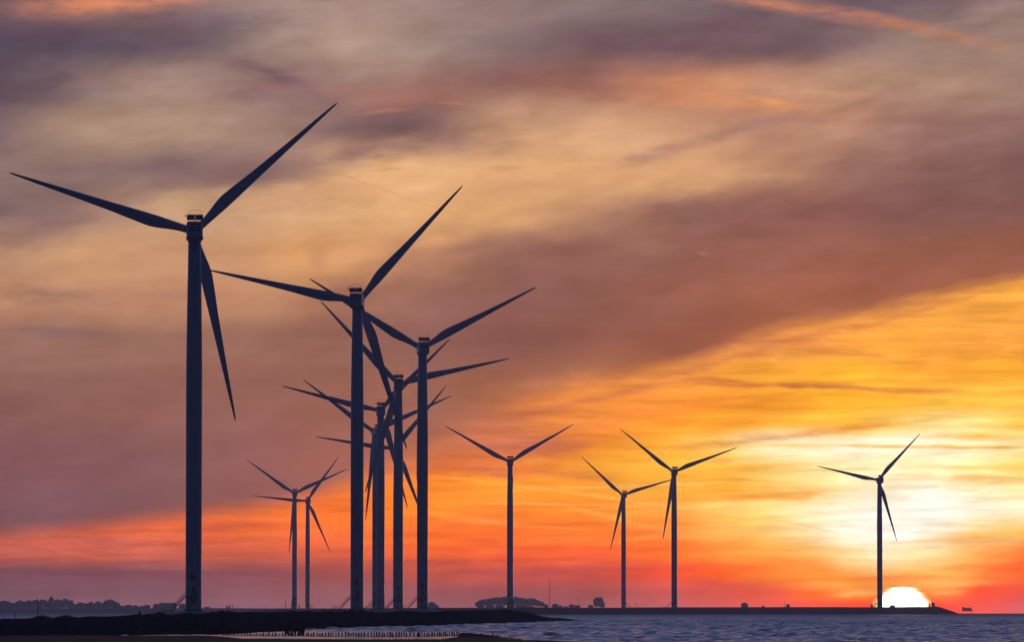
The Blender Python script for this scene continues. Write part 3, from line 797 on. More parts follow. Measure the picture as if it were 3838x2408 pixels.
def blade_mesh():
    LE = [(1.2,0.90),(3.5,0.90),(9,0.98),(13,0.92),(20,0.72),(30,0.50),(38,0.33),(42,0.22),(44.3,0.15),(45,0.05)]
    TE = [(1.2,0.90),(3.5,0.95),(6,1.35),(8.5,1.85),(10.5,2.05),(13,1.90),(20,1.38),(30,0.88),(38,0.55),(42,0.36),(44.3,0.24),(45,0.06)]
    TH = [(1.2,0.88),(3.5,0.82),(7,0.52),(12,0.36),(20,0.25),(30,0.15),(40,0.08),(45,0.02)]
    rs = [1.2,2,3,4,5,6,7,8,9,10,11,12,13.5,15,17,20,23,26,30,34,38,41,43,44.2,44.8,45]
    rings = []
    for r in rs:
        le, te, th = lerp_tab(LE, r), lerp_tab(TE, r), lerp_tab(TH, r)
        tw = math.radians(lerp_tab([(1.2, 12), (12, 9), (25, 3), (45, 0)], r))
        bend = 0.9 * (r / 45) ** 2
        ring = []
        n = 18
        for i in range(n):
            a = 2 * math.pi * i / n
            c = math.cos(a)
            x = (te - le) / 2 + (te + le) / 2 * c
            round_ = max(0.0, 1 - (r - 1.2) / 6)
            sharp = 1 - 0.55 * (0.5 + 0.5 * c) * (1 - round_)
            y = th * math.sin(a) * sharp
            xx, yy = x * math.cos(tw) - y * math.sin(tw), x * math.sin(tw) * 0.6 + y * math.cos(tw)
            ring.append((-xx, yy + bend, r))
        rings.append(ring)
    rings = [[(x, y, z * 1.02) for x, y, z in g] for g in rings]
    return MB().rings(rings).mesh('blade', smooth=True)

def rounded_box_rings(prof, n=8):
    """prof: list of (y, halfwidth, z0, z1, corner radius) cross-sections along y"""
    rings = []
    for y, hw, z0, z1, cr in prof:
        ring = []
        for (cx_, cz_, a0) in ((hw - cr, z1 - cr, 0), (-hw + cr, z1 - cr, 90), (-hw + cr, z0 + cr, 180), (hw - cr, z0 + cr, 270)):
            for k in range(5):
                a = math.radians(a0 + 90 * k / 4)
                ring.append((cx_ + cr * math.cos(a), y, cz_ + cr * math.sin(a)))
        rings.append(ring)
    return rings

OVER = 4.2   # rotor centre ahead of the tower axis

def make_turbine():
    root = bpy.data.objects.new('wind_turbine', None)
    COL.objects.link(root)
    H = 88.6
    # tower: straight lower two thirds, then a gentle taper
    tw = MB().lathe([(1.90,0.0),(1.90,0.4),(1.905,20),(1.905,40),(1.90,56),(1.83,63),(1.70,72),(1.55,81),(1.48,H-2.1)], 40).build('tower', 'paint', root, True)
    for z in (24.0, 48.0, 68.0):
        r = lerp_tab([(0,1.905),(56,1.90),(63,1.83),(72,1.70),(81,1.55)], z)
        MB().lathe([(r+0.004,z),(r+0.014,z+0.02),(r+0.014,z+0.10),(r+0.004,z+0.12)], 40).build('section_joint', 'paint', tw, True)
    fo = MB().lathe([(9.5,-1.9),(7.5,-1.15),(4.2,-0.62),(2.6,-0.42),(2.45,-0.30),(2.3,-0.30),(2.3,-0.16)], 40).build('foundation', 'concrete', root)
    MB().lathe([(2.05,-0.16),(2.05,0.0),(1.95,0.02)], 40).build('base_flange', 'dark', root)
    # door, platform and transformer boxes facing the viewer's side
    dr = MB().box(-0.25, 0.75, -2.12, -1.80, 3.40, 5.5).build('door', 'dark', root)
    MB().box(0.55, 0.62, -2.16, -2.12, 4.3, 4.55).build('handle', 'steel', dr)
    cab = MB().box(-0.75, 0.45, -2.35, -1.75, 7.1, 8.5)
    cab.add([(-0.75,-2.35,7.1),(0.45,-2.35,7.1),(0.45,-1.85,7.1),(-0.75,-1.85,7.1),(-0.15,-1.9,6.4)], [(0,1,4),(1,2,4),(2,3,4),(3,0,4)])
    cab.build('air_intake', 'dark', root)
    MB().box(0.9, 1.4, -1.72, -1.45, 9.15, 9.3).build('navigation_light', 'dark', root)
    pl = MB().box(-1.75, 1.35, -3.1, -1.6, 3.16, 3.28).box(-1.2, 1.0, -2.6, -1.9, 2.75, 3.159)
    pl.add([(-0.9,-2.5,2.75),(0.9,-2.5,2.75),(0.9,-1.8,2.75),(-0.9,-1.8,2.75),(0,-1.85,1.5)], [(0,1,4),(1,2,4),(2,3,4),(3,0,4)])
    pl = pl.build('platform', 'dark', root)
    rl = MB()
    for x in (-1.7, -0.9, -0.1, 0.6, 1.3):
        rl.bar((x,-3.05,3.28),(x,-3.05,4.38),0.035)
    for z in (3.8, 4.38):
        rl.bar((-1.0,-3.05,z),(1.3,-3.05,z),0.035)
        rl.bar((1.3,-3.05,z),(1.3,-1.75,z),0.035)
    rl.build('railing', 'steel', pl)
    st = MB()
    A, B, Cc, Dd = (-1.75,3.2), (-4.9,-0.30), (-6.5,-0.30), (-8.1,-1.65)
    for y in (-3.0, -1.9):
        st.bar((A[0],y,A[1]),(B[0],y,B[1]),0.13); st.bar((B[0],y,B[1]),(Cc[0],y,Cc[1]),0.13); st.bar((Cc[0],y,Cc[1]),(Dd[0],y,Dd[1]),0.13)
    for k in range(15):
        f = (k + 0.5) / 15
        x, z = A[0] + (B[0]-A[0]) * f, A[1] + (B[1]-A[1]) * f
        st.box(x-0.14, x+0.14, -2.95, -1.95, z-0.03, z+0.03)
    for k in range(6):
        f = (k + 0.5) / 6
        x, z = Cc[0] + (Dd[0]-Cc[0]) * f, Cc[1] + (Dd[1]-Cc[1]) * f
        st.box(x-0.14, x+0.14, -2.95, -1.95, z-0.03, z+0.03)
    st.box(Cc[0], B[0], -2.95, -1.95, -0.36, -0.30)
    for x in (-6.4, -5.0):
        for y in (-3.0, -1.9):
            st.bar((x,y,-0.35),(x,y,-2.6),0.06)
    st = st.build('staircase', 'dark', root)
    hr = MB()
    up = 1.05
    for y in (-3.05, -1.85):
        for q in (0.55, 1.0):
            hr.bar((A[0],y,A[1]+up*q),(B[0],y,B[1]+up*q),0.03); hr.bar((B[0],y,B[1]+up*q),(Cc[0],y,Cc[1]+up*q),0.03); hr.bar((Cc[0],y,Cc[1]+up*q),(Dd[0],y,Dd[1]+up*q),0.03)
        for (x, z) in ((-2.6,2.26),(-3.4,1.37),(-4.2,0.48),(-4.9,-0.3),(-5.7,-0.3),(-6.5,-0.3),(-7.3,-0.97),(-8.0,-1.6)):
            hr.bar((x,y,z),(x,y,z+up),0.03)
    hr.build('handrail', 'steel', st)
    # nacelle, origin at the tower top
    zc = 0.0
    prof = [(-5.9,1.55,-1.75,1.60,0.35),(-5.75,1.78,-1.95,1.80,0.35),(-3.0,1.88,-2.0,1.86,0.3),(1.4,1.90,-2.0,1.86,0.3),(2.3,1.75,-1.85,1.75,0.5),(2.75,1.5,-1.55,1.5,0.6)]
    na = MB().rings(rounded_box_rings(prof)).build('nacelle', 'paint', root)
    MB().rings(rounded_box_rings([(-2.6,1.98,-2.28,-1.55,0.12),(1.2,1.98,-2.28,-1.55,0.12)])).build('yaw_skirt', 'paint', na)
    MB().lathe([(1.62,-2.75),(1.62,-2.27)], 32).build('yaw_collar', 'paint', na, True)
    for k in range(3):
        z = 0.98 - 0.62 * k
        w = 1.22 + 0.05 * k
        MB().box(-w, w, -5.97, -5.86, z - 0.17, z + 0.17).build('vent', 'vent', na)
    for s in (-1, 1):
        c = MB().box(min(0.12*s, 1.82*s), max(0.12*s, 1.82*s), -5.6, -5.2, 2.16, 3.28)
        c.build('cooler', 'cooler', na)
    fr = MB()
    for x in (-1.85, -0.06, 0.06, 1.85):
        fr.bar((x,-5.4,1.8),(x,-5.4,3.34),0.045)
    for z in (2.10, 3.34):
        fr.bar((-1.9,-5.4,z),(1.9,-5.4,z),0.05)
    for z in (2.3, 2.5, 2.7, 2.9, 3.1):
        fr.bar((-0.1,-5.4,z),(0.1,-5.4,z),0.03)
    fr.build('cooler_frame', 'steel', na)
    lp = MB()
    pts = [(-1.45,3.34),(-1.45,4.2),(-1.35,4.36),(-1.15,4.42),(1.15,4.42),(1.35,4.36),(1.45,4.2),(1.45,3.34)]
    for a, b_ in zip(pts[:-1], pts[1:]):
        lp.bar((a[0],-5.3,a[1]),(b_[0],-5.3,b_[1]),0.035)
    lp.build('lightning_loop', 'dark', na)
    for x, h in ((-0.95,0.42),(0.0,0.5),(0.95,0.42)):
        MB().bar((x,-5.3,3.36),(x,-5.3,3.36+h),0.03).box(x-0.05,x+0.05,-5.35,-5.25,3.36+h,3.44+h).build('wind_sensor', 'dark', na)
    bc = MB().bar((-1.9,-5.4,2.7),(-2.2,-5.4,2.95),0.05).box(-2.32,-2.12,-5.5,-5.3,2.95,3.45).bar((-2.9,-5.4,2.95),(-1.95,-5.4,2.9),0.02)
    bc.build('beacon', 'dark', na)
    # rotor
    hub = MB().rings([[(r*math.cos(2*math.pi*i/24), y, r*math.sin(2*math.pi*i/24)) for i in range(24)] for y, r in ((-1.3,1.45),(-1.1,1.62),(0.6,1.62),(1.3,1.35),(1.9,0.85),(2.2,0.25))]).build('hub', 'paint', root, True)
    bl = [link('blade', blade_mesh(), 'blade', root)]
    for k in range(2):
        c = bl[0].copy(); COL.objects.link(c); c.parent = root; bl.append(c)
    col_ = MB().lathe([(0.98,1.3),(1.06,1.35),(1.06,1.75),(0.98,1.8)], 24).build('root_collar', 'dark', bl[0], True)
    for c in bl[1:]:
        d = col_.copy(); COL.objects.link(d); d.parent = c
    return root

def set_turbine(root, base, hub_z, yaw, phi, stair_side=1, clean=False):
    """base: point of the flange; yaw: heading of rotor axis; phi: angle of the first blade seen from the viewer"""
    root.location = base
    H0, sc = 88.6, 1.0
    hh = hub_z - base.z
    k = 0
    for ch in root.children:
        n = ch.name.split('.')[0]
        if n == 'tower':
            ch.scale = (1, 1, hh / H0)
        elif n in ('platform', 'staircase', 'door', 'air_intake', 'navigation_light'):
            ch.scale = (stair_side, 1, 1)
        elif n == 'nacelle':
            ch.location = (0, 0, hh); ch.rotation_euler = (0, 0, yaw)
        elif n == 'hub':
            ch.location = (-math.sin(yaw) * OVER, math.cos(yaw) * OVER, hh); ch.rotation_euler = (0, 0, yaw)
        elif n == 'blade':
            a = math.radians(phi + 120 * k) ; k += 1
            m = Matrix.Rotation(yaw, 4, 'Z') @ Matrix.Rotation(math.pi / 2 - a, 4, 'Y')
            ch.location = (-math.sin(yaw) * OVER, math.cos(yaw) * OVER, hh)
            ch.rotation_euler = m.to_euler()

def copy_tree(o, parent=None):
    c = o.copy(); COL.objects.link(c)
    if parent is not None: c.parent = parent
    for ch in o.children:
        copy_tree(ch, c)
    return c

# tower x, base row, distance, hub row, rotor heading relative to the line of sight (deg, + right), blade phase, stairs side, label
TURB = [
 (725.3,2288.0,1340,868.5, -1.0,42.4, 1,'largest and leftmost wind turbine, its tower the thickest in view'),
 (1337.8,2282.6,1668,1129.5, 5.0,48.0, 1,'second largest wind turbine, left blade reaching towards the largest turbine'),
 (1583.2,2280.0,1969,1307.0,-6.0,28.2, 1,'third largest wind turbine, rightmost tower of the overlapping cluster'),
 (1492.7,2281.0,2279,1440.7, -1.0,13.0, 1,'cluster turbine with tower second from the right, one blade almost level'),
 (1425.6,2281.5,2570,1540.7,-3.5,45.9, 1,'cluster turbine with its slotted nacelle seen just right of the second largest tower'),
 (1408.7,2281.5,2925,1620.0,-14.0,24.6, 1,'cluster turbine whose plain nacelle shows from the side, half hidden by a nearer tower'),
 (1485.5,2281.5,3209,1684.0,-4.0,51.5, 1,'farthest cluster turbine, its tower and hub hidden behind other towers'),
 (1103.7,2284.5,4411,1851.5,-3.0,24.8,-1,'left turbine of the distant pair, one blade hanging straight down'),
 (1152.8,2284.5,4736,1880.0,-6.0,54.6,-1,'right turbine of the distant pair, one blade hanging to the lower right'),
 (1911.8,2279.0,3495,1733.8,-2.0,30.7, 1,'turbine standing alone before the far grove, two blades raised in a wide V'),
 (2337.5,2279.5,4612,1857.8,-10.0,17.3,-1,'smaller turbine whose right blade tip touches its taller neighbour'),
 (2527.3,2278.5,3792,1771.0,-6.0,21.0, 1,'wind turbine at the left edge of the yellow glow, taller than its close left neighbour'),
 (3297.8,2279.0,4074,1801.5,-12.0,47.3, 1,'rightmost wind turbine, standing right beside the setting sun'),
]
proto = make_turbine()
# the parts differ from instance to instance only in placement
kids = []
def rename_clean(o):
    return o.name.split('.')[0]
for i, (tx, by, d, hy, beta, phi, side, label) in enumerate(TURB):
    r = copy_tree(proto)
    base = P(tx, by, d)
    hubp = P(tx, hy, d + OVER)
    az = math.atan((tx - CX) / F)
    yaw = -(az + math.radians(beta))
    set_turbine(r, base, hubp.z, yaw, phi, side)
    tag(r, label, 'wind turbine', 'white three-bladed wind turbines')
def kill(o):
    for ch in list(o.children): kill(ch)
    bpy.data.objects.remove(o)
kill(proto)
# ------------------------------------------------------------------ stakes of the brushwood groyne
def stake_mesh(w, h, lean, seed):
    r = random.Random(seed)
    m = MB()
    rings = []
    for k, z in enumerate((-0.5, 0, h * 0.5, h * 0.93, h)):
        rr = w * (1.0 if z < h * 0.9 else (0.92 if z < h else 0.6)) * r.uniform(0.92, 1.08)
        rings.append([(rr * math.cos(i * math.pi / 4 + 0.3) + lean * z, rr * math.sin(i * math.pi / 4 + 0.3), z + (r.uniform(-0.03, 0.03) if k == 4 else 0)) for i in range(8)])
    return m.rings(rings).mesh('wooden_stake')

def put_stake(x, yt, yb, wpx, label, group, seed):
    d = float(d_of_row(np.array([yb]))[0])
    b0 = P(x, yb, d)
    h = (yb - yt) * d / F
    o = link('wooden_stake', stake_mesh(wpx * d / F / 2, h, RNG.uniform(-0.06, 0.06), seed), 'wood')
    o.location = b0
    tag(o, label, 'wooden stake', group)

x, k = 838.0, 0
while x < 1990:
    yb = curve(GROYNE_BASE, x); yt = curve(GROYNE_TOP, x)
    left = x < 1068; heap = 1722 < x < 1800
    yt += -1.5 + RNG.uniform(-2.4, 3.0) + (RNG.choice([0, 0, 0, 4]) if x > 1600 else 0) + (RNG.uniform(0, 3.5) if left else 0)
    w = RNG.uniform(4.2, 6.8)
    if not heap:
        if x < 1068:
            lb = 'short dark wooden stake, left of the wrecked timber platform in the groyne row'
        elif x < 1722:
            lb = 'dark wooden stake standing in the groyne row between platform and weed heap'
        elif x < 1890:
            lb = 'dark wooden stake crowded on the slope right of the weed heap'
        else:
            lb = 'dark wooden stake in open water at the right end of the groyne'
        put_stake(x, yt, yb + 0.6, w, lb, 'stakes of the tidal groyne', k)
    x += RNG.uniform(8.0, 14.5) if x < 1560 else RNG.uniform(6.0, 10.5)
    k += 1
x = 1404.0
while x < 1700:
    yt = 2396.5 + RNG.uniform(-1.5, 2.5)
    put_stake(x, yt, 2405.5, RNG.uniform(2.4, 4.5), 'stubby dark stake in the nearer second row beside the mud', 'stakes of the nearer second row', k + 500)
    x += RNG.uniform(7, 15); k += 1

# weed-covered heap among the stakes
def make_heap():
    x0, x1 = 1716, 1892
    d0 = float(d_of_row(np.array([2389.0]))[0])
    u = np.linspace(0, 1, 60); v = np.linspace(-1, 1, 22)
    V_, U_ = np.meshgrid(v, u, indexing='ij')
    xp = x0 + (x1 - x0) * U_
    top = np.interp(xp, [1716, 1724, 1735, 1760, 1800, 1840, 1870, 1892], [2390, 2376, 2373, 2374.5, 2379, 2383, 2389, 2397])
    base = np.interp(xp, [1716, 1892], [2390, 2398])
    h = np.maximum((base - top), 0) * d0 / F * np.sqrt(np.clip(1 - V_ ** 2, 0, 1))
    D = d0 - np.interp(xp, [1716, 1892], [0, 45]) + V_ * 9
    X = (xp - CX) / F * D
    Z = sea_z(D) + h + (fbm(X * 3, D * 3, 4, 77) - 0.5) * 0.10 - 0.06
    return grid_mesh('weed_heap', X, D, Z, smooth=False)
o = link('weed_heap', make_heap(), 'wood')
tag(o, 'black weed-covered heap swallowing the stakes near the right end of the groyne', 'weed heap')

# wrecked timber platform
d = 640.0
root = bpy.data.objects.new('timber_platform', None); COL.objects.link(root)
pb = P(1104, 2386, d); root.location = pb
s_ = d / F
MB().box(-38*s_, 38*s_, -1.2, 1.2, 16*s_, 22*s_).box(-36*s_, 37*s_, -1.1, -0.95, 22*s_+.002, 31*s_).box(-36*s_, 37*s_, 0.95, 1.1, 22*s_+.002, 29*s_).box(-36*s_,-20*s_,-.9,.9,8*s_,16*s_-.002).box(-3*s_,3*s_,-.9,.9,8*s_,16*s_-.002).box(20*s_,36*s_,-.9,.9,7*s_,16*s_-.002).build('deck', 'wood', root)
for q in (-34, -22, -10, 3, 15, 25, 34):
    for yy in (-1.0, 1.0):
        MB().bar((q*s_, yy, -0.6), (q*s_, yy, 16*s_), 0.06).build('pile', 'wood', root)
tag(root, 'black wrecked timber platform on short piles at the spit water edge', 'platform')

# ------------------------------------------------------------------ things on the spit crest
def pole(name, x, yt, yb, d, r, label, cat, top=None, group=None, mat='dark'):
    root = bpy.data.objects.new(name, None); COL.objects.link(root)
    b0 = P(x, yb, d); root.location = b0
    h = (yb - yt) * d / F
    s = d / F
    MB().bar((0, 0, -0.6), (0, 0, h), r, r * 0.7, 8).build('pole', mat, root)
    if top == 'lamp':
        MB().rings([[(rr*math.cos(i*math.pi/4), rr*math.sin(i*math.pi/4), z) for i in range(8)] for z, rr in ((h-3.2*s, .6*s), (h-2.2*s, 1.9*s), (h-.4*s, 2.1*s), (h, .9*s))]).build('lamp_head', mat, root)
    elif top == 'wind':
        MB().bar((-1.6*s,0,h-2*s),(1.6*s,0,h-2*s),.35*s).box(.6*s,2*s,-.1,.1,h-3*s,h-1*s).build('wind_vane', mat, root)
    elif top == 'lattice':
        m = MB()
        for a in range(3):
            q = a * 2.094
            m.bar((1.5*s*math.cos(q), 1.5*s*math.sin(q), -.5), (.5*s*math.cos(q), .5*s*math.sin(q), h*.97), .22*s)
        n = 26
        for k in range(n):
            for a in range(3):
                z0, z1 = h*.97*k/n, h*.97*(k+1)/n
                r0, r1 = 1.5 - 1.0*k/n, 1.5 - 1.0*(k+1)/n
                q0, q1 = a*2.094, (a+1)*2.094
                m.bar((r0*s*math.cos(q0), r0*s*math.sin(q0), z0), (r1*s*math.cos(q1), r1*s*math.sin(q1), z1), .14*s, n=4)
        m.build('lattice', mat, root)
    tag(root, label, cat, group)
    return root

# instrument mast at the far left
r_ = pole('instrument_mast', 141, 2247, 2322, 905, 0.055, 'tall thin instrument mast on the spit left of the pyramid roof', 'mast', 'wind')
s = 905 / F
MB().box(-1.5*s,1.5*s,-.1,.1,70*s,77*s).build('sensor_head', 'dark', r_)
MB().box(-7.5*s,-5.8*s,-.06,.06,61*s,67*s).bar((-7*s,0,64*s),(0,0,64*s),.25*s).build('sensor_arm', 'dark', r_)
for q in (20, 33, 44, 52):
    MB().bar((-4*s,0,q*s),(0,0,q*s),.45*s).build('bracket', 'dark', r_)
root = bpy.data.objects.new('equipment_cabinet', None); COL.objects.link(root)
root.location = P(142, 2325, 897)
MB().box(-4.6*s,4.6*s,-.25,.25,-1,9.6*s).build('cabinet_body', 'dark', root)
MB().box(-6*s,6*s,-.32,.32,9.6*s,11*s).build('cabinet_lid', 'dark', root)
tag(root, 'small dark equipment cabinet at the foot of the instrument mast', 'cabinet')
for x, yt, lb in ((12, 2308, 'short thick grey post at the far left end of the spit'), (57, 2302, 'short post with a pale square head near the left frame edge'), (157, 2302, 'slim short post just right of the instrument mast'), (179, 2276, 'thin pole standing on the far water line under the pyramid roof')):
    pole('marker_post', x, yt, 2325 if x < 170 else 2287, 880 if x < 170 else 4900, (0.075 if x < 170 else 0.3), lb, 'post', 'lamp' if x == 57 else None)
# lantern shaped beacons
def lantern(x, yt, yb, wpx, d, label):
    root = bpy.data.objects.new('channel_beacon', None); COL.objects.link(root)
    root.location = P(x, yb, d); s = d / F; h = yb - yt
    MB().lathe([(wpx*.32*s,-.6),(wpx*.32*s,h*.42*s),(wpx*.46*s,h*.5*s),(wpx*.5*s,h*.58*s),(wpx*.22*s,h*.80*s),(wpx*.10*s,h*.84*s)], 12).build('beacon_body', 'dark', root)
    MB().lathe([(wpx*.10*s,h*.84*s),(wpx*.2*s,h*.9*s),(wpx*.16*s,h*.97*s),(.02*s,h*s)], 10).build('topmark', 'dark', root)
    tag(root, label, 'beacon')
lantern(523, 2290, 2315, 11, 850, 'dark lantern-shaped beacon on the spit left of the largest turbine stairs')
lantern(1214, 2284, 2301, 6, 900, 'tiny dark beacon on the spit left of the second largest turbine stairs')
pole('lamp_post', 1070, 2256.5, 2299, 1250, 0.07, 'slim lamp post with a round dark head left of the distant turbine pair', 'lamp post', 'lamp')
pole('lamp_post', 1093.5, 2253.5, 2299, 1250, 0.09, 'lamp post touching the left edge of the distant pair towers', 'lamp post', 'lamp')
pole('lamp_post', 1103.5, 2247, 2299, 1230, 0.06, 'lamp post seen against the left tower of the distant pair', 'lamp post', 'lamp')
pole('signal_pole', 1121, 2261, 2284, 1900, 0.08, 'short pole between the two towers of the distant pair', 'pole')
for k, (x, h, w) in enumerate(((1075, 8, 7), (1086, 9, 8), (1097, 8, 9), (1047, 6, 7), (1394, 8, 12), (1320, 7, 9), (890, 7, 7))):
    dc, z = crest_point(x)
    m = MB(); s = dc / F
    for q in range(90):
        c = Vector((RNG.gauss(0, w*.24*s), RNG.gauss(0, w*.24*s), abs(RNG.gauss(0.45, .28)) * h * s))
        u = Vector((RNG.gauss(0,1), RNG.gauss(0,1), RNG.gauss(0,1))).normalized() * 1.0*s
        v = u.cross(Vector((RNG.gauss(0,1), RNG.gauss(0,1), RNG.gauss(0,1)))).normalized() * .7*s
        m.add([c-u-v, c+u-v, c+u+v, c-u+v], [(0,1,2,3)])
    o = m.build('shrub', 'grass')
    o.location = ((x - CX) / F * dc, dc, z - 0.05)
    where = ['left of three small shrubs under the distant turbine pair', 'middle of three small shrubs under the distant turbine pair', 'right of three small shrubs under the distant turbine pair', 'small leaning shrub on the crest left of the lamp posts', 'ragged shrub on the crest below the two merged cluster towers', 'ragged shrub on the crest below the second largest turbine', 'small weed clump on the crest right of the largest turbine'][k]
    tag(o, where, 'shrub')

# ------------------------------------------------------------------ far trees
def leaf_clumps(m, c, rx, ry, rz, n, size, r=RNG, flat=False):
    for q in range(n):
        while True:
            p = Vector((r.uniform(-1,1), r.uniform(-1,1), r.uniform(-1,1)))
            if p.length <= 1: break
        if p.length > 0.001: p = p * (p.length ** -0.35)
        if p.length > 1: p.normalize()
        if flat and p.z < 0:
            q_ = 1 / max(0.4, math.sqrt(max(0.0, 1 - p.z * p.z)))
            p.x *= q_; p.y *= q_
        p = Vector((p.x*rx, p.y*ry, p.z*rz)) + c
        u = Vector((r.gauss(0,1), r.gauss(0,1), r.gauss(0,1))).normalized() * size * r.uniform(.6,1.3)
        v = u.cross(Vector((r.gauss(0,1), r.gauss(0,1), r.gauss(0,1)))).normalized() * size * r.uniform(.5,.9)
        m.add([p-u, p+v, p+u, p-v], [(0,1,2,3)])

def tree(x, yt, wpx, d, yb, label, group, trunk=0.35, lobes=4, name='tree', cat='tree', dens=1.0):
    s = d / F
    root = bpy.data.objects.new(name, None); COL.objects.link(root)
    root.location = P(x, yb, d)
    H = (yb - yt) * s * 1.07; Wd = wpx * s
    m = MB()
    c0 = H * (trunk + (1 - trunk) * 0.5)
    rz = H * (1 - trunk) * 0.5
    n = int(420 * dens)
    leaf_clumps(m, Vector((0, 0, c0)), Wd*.42, Wd*.42, rz*.96, n, 0.0032*Wd*10 + 0.45, flat=trunk < 0.1)
    for k in range(lobes):
        a = RNG.uniform(-1, 1)
        leaf_clumps(m, Vector((a*Wd*.33, RNG.uniform(-.3,.3)*Wd, c0 + rz*RNG.uniform(-.35,.55)*(1-abs(a)*.5))), Wd*.2, Wd*.2, rz*.38, int(80*dens), 0.5)
    m.build('crown', 'leaf', root)
    t = MB().bar((0,0,-1),(Wd*.02,0,H*.45),max(.22,H*.022),max(.12,H*.012),8)
    for k in range(4):
        a = RNG.uniform(0, 6.28)
        t.bar((Wd*.01,0,H*RNG.uniform(.25,.4)),(math.cos(a)*Wd*.25,math.sin(a)*Wd*.25,c0+rz*RNG.uniform(-.1,.5)),max(.12,H*.01),.05,6)
    t.build('trunk', 'bark', root)
    tag(root, label, cat, group)
    return root

LT = [(-12,2257,46),(15,2256,58),(44,2263,30),(76,2256,50),(107,2254,36),(131,2253,40),(160,2251,42),(190,2252,34),(216,2251,44),(244,2249,42),(267,2253,19),(286,2268,26),(302,2262,34),(322,2265,26),(341,2260,26),(367,2258,30),(388,2264,20),(411,2252,54),(436,2260,26),(455,2274,22),(482,2271,38),(507,2272,24),(531,2275,24),(551,2271,26),(586,2267,28),(612,2266,30),(645,2266,32),(683,2266,27)]
LTL = {0:'tree cut by the left frame edge on the far shore',1:'broad round tree nearest the left frame edge',2:'low tree between two rounded crowns at far left',3:'rounded tree left of the instrument mast on the far shore',4:'tree crown just left of the instrument mast',5:'tree crown directly behind the instrument mast',6:'tree crown between the instrument mast and pyramid roof',7:'tree crown right below the pyramid roof',8:'tree crown just right of the pyramid roof',9:'tall domed tree at the right end of the pyramid roof wood',10:'narrow upright tree closing the wood right of the pyramid roof',11:'low bush in the dip right of the pyramid roof wood',12:'small round tree first after the dip right of the pyramid roof',13:'second small tree after the dip, a little lower',14:'third small round tree after the dip',15:'tree crown left of the highest domed tree mid left',16:'small tree touching the left foot of the domed tree',17:'big smooth domed tree midway between pyramid roof and largest turbine',18:'tree falling away right of the big domed tree',19:'low bush in the second dip of the skyline',20:'long low tree above the lantern-shaped beacon, left side',21:'low tree right above the lantern-shaped beacon',22:'low bush right of the lantern-shaped beacon',23:'small tree left of the long flat building',24:'tree against the left end of the long flat building',25:'tree in front of the left half of the long flat building',26:'tree in front of the right half of the long flat building',27:'tree between the long flat building and largest turbine tower'}
for k, (x, yt, w) in enumerate(LT):
    tree(x, yt, w * 1.15, 6700 + RNG.uniform(-120, 120), 2287, LTL[k], 'trees along the far left shore', trunk=0.02, lobes=5, dens=1.5)
tree(776, 2278, 26, 6650, 2286, 'low bush on the far shore just right of the largest turbine', 'bushes on the far shore', 0.02, 4, 'bush', 'bush')
tree(1617, 2260, 34, 6700, 2284, 'round hazy tree just right of the cluster rightmost tower', 'trees on the far right shore', 0.02, 5, dens=1.6)
tree(1634, 2271, 26, 6700, 2284, 'low tree leaning against the round one right of the cluster', 'trees on the far right shore', 0.02, 4)
# the grove with bare slender trunks
tops = [(1786,2263),(1791,2257),(1812,2250),(1825,2248),(1850,2243),(1880,2240),(1900,2239),(1925,2239),(1950,2243),(1975,2246),(2000,2247),(2015,2253),(2038,2262)]
x = 1790.0; k = 0
nn = 25
for k in range(nn):
    x = 1790 + (2034 - 1790) * k / (nn - 1) + RNG.uniform(-2, 2)
    yt = curve(tops, x) + RNG.uniform(-0.5, 1.5)
    if k == 0: lb = 'leftmost slender tree of the arched grove'
    elif k == nn - 1: lb = 'rightmost slender tree of the arched grove'
    elif x < 1900: lb = 'slender bare-trunked tree in the grove left of the lone turbine tower'
    elif x < 1925: lb = 'slender grove tree hidden behind the lone turbine tower'
    else: lb = 'slender bare-trunked tree in the grove right of the lone turbine tower'
    tree(x, yt, 21, 6700 + RNG.uniform(-60, 60), 2283, lb, 'slender trees of the arched grove', trunk=0.24, lobes=5, dens=0.75)
for k, (x, yt, w, lb) in enumerate([(2046,2268,20,'low bush just right of the arched grove'),(2081,2267,30,'bush right of the tall lattice mast foot'),(2100,2273,20,'small low bush right of the tall lattice mast'),(2143,2269,28,'rounded bush left of the thin street lamp'),(2165,2271,22,'bush at the foot of the thin street lamp'),(2214,2271,24,'bush leading up to the tall broad tree'),(1803,2273,30,'undergrowth bush at the left end of the grove'),(1836,2271,38,'undergrowth bush below the left half of the grove'),(1872,2270,38,'undergrowth bush just left of the lone turbine foot'),(1946,2270,38,'undergrowth bush just right of the lone turbine foot'),(1972,2271,34,'undergrowth bush below the right half of the grove'),(1990,2275,30,'undergrowth bush at the right part of the grove'),(2120,2276,20,'lowest bush between the mast and street lamp'),(2790,2262,30,'smooth domed bush right of the turbine in the yellow glow'),(2953,2268,16,'small domed bush beside the thin mast in the red glow'),(2860,2274,12,'tiny bush left of the thin mast in the red glow')]):
    tree(x, yt, w, 6750 if x < 2300 else 6600, 2283, lb, 'bushes on the far right shore', trunk=0.02, lobes=3, name='bush', cat='bush', dens=0.9)
tree(2236, 2243, 26, 6700, 2283, 'tall tree forming the left half of the broad twin crown', 'trees on the far right shore', 0.08, 5, dens=1.2)
tree(2250, 2243, 26, 6720, 2283, 'tall tree forming the right half of the broad twin crown', 'trees on the far right shore', 0.08, 5, dens=1.2)
tree(2259, 2258, 18, 6680, 2283, 'lower tree hugging the right side of the twin crown', 'trees on the far right shore', 0.05, 4)
tree(3345, 2271.0, 24, 6500, 2282, 'small dark bush silhouetted against the sun disc', 'bushes on the far right shore', 0.02, 3, 'bush', 'bush')

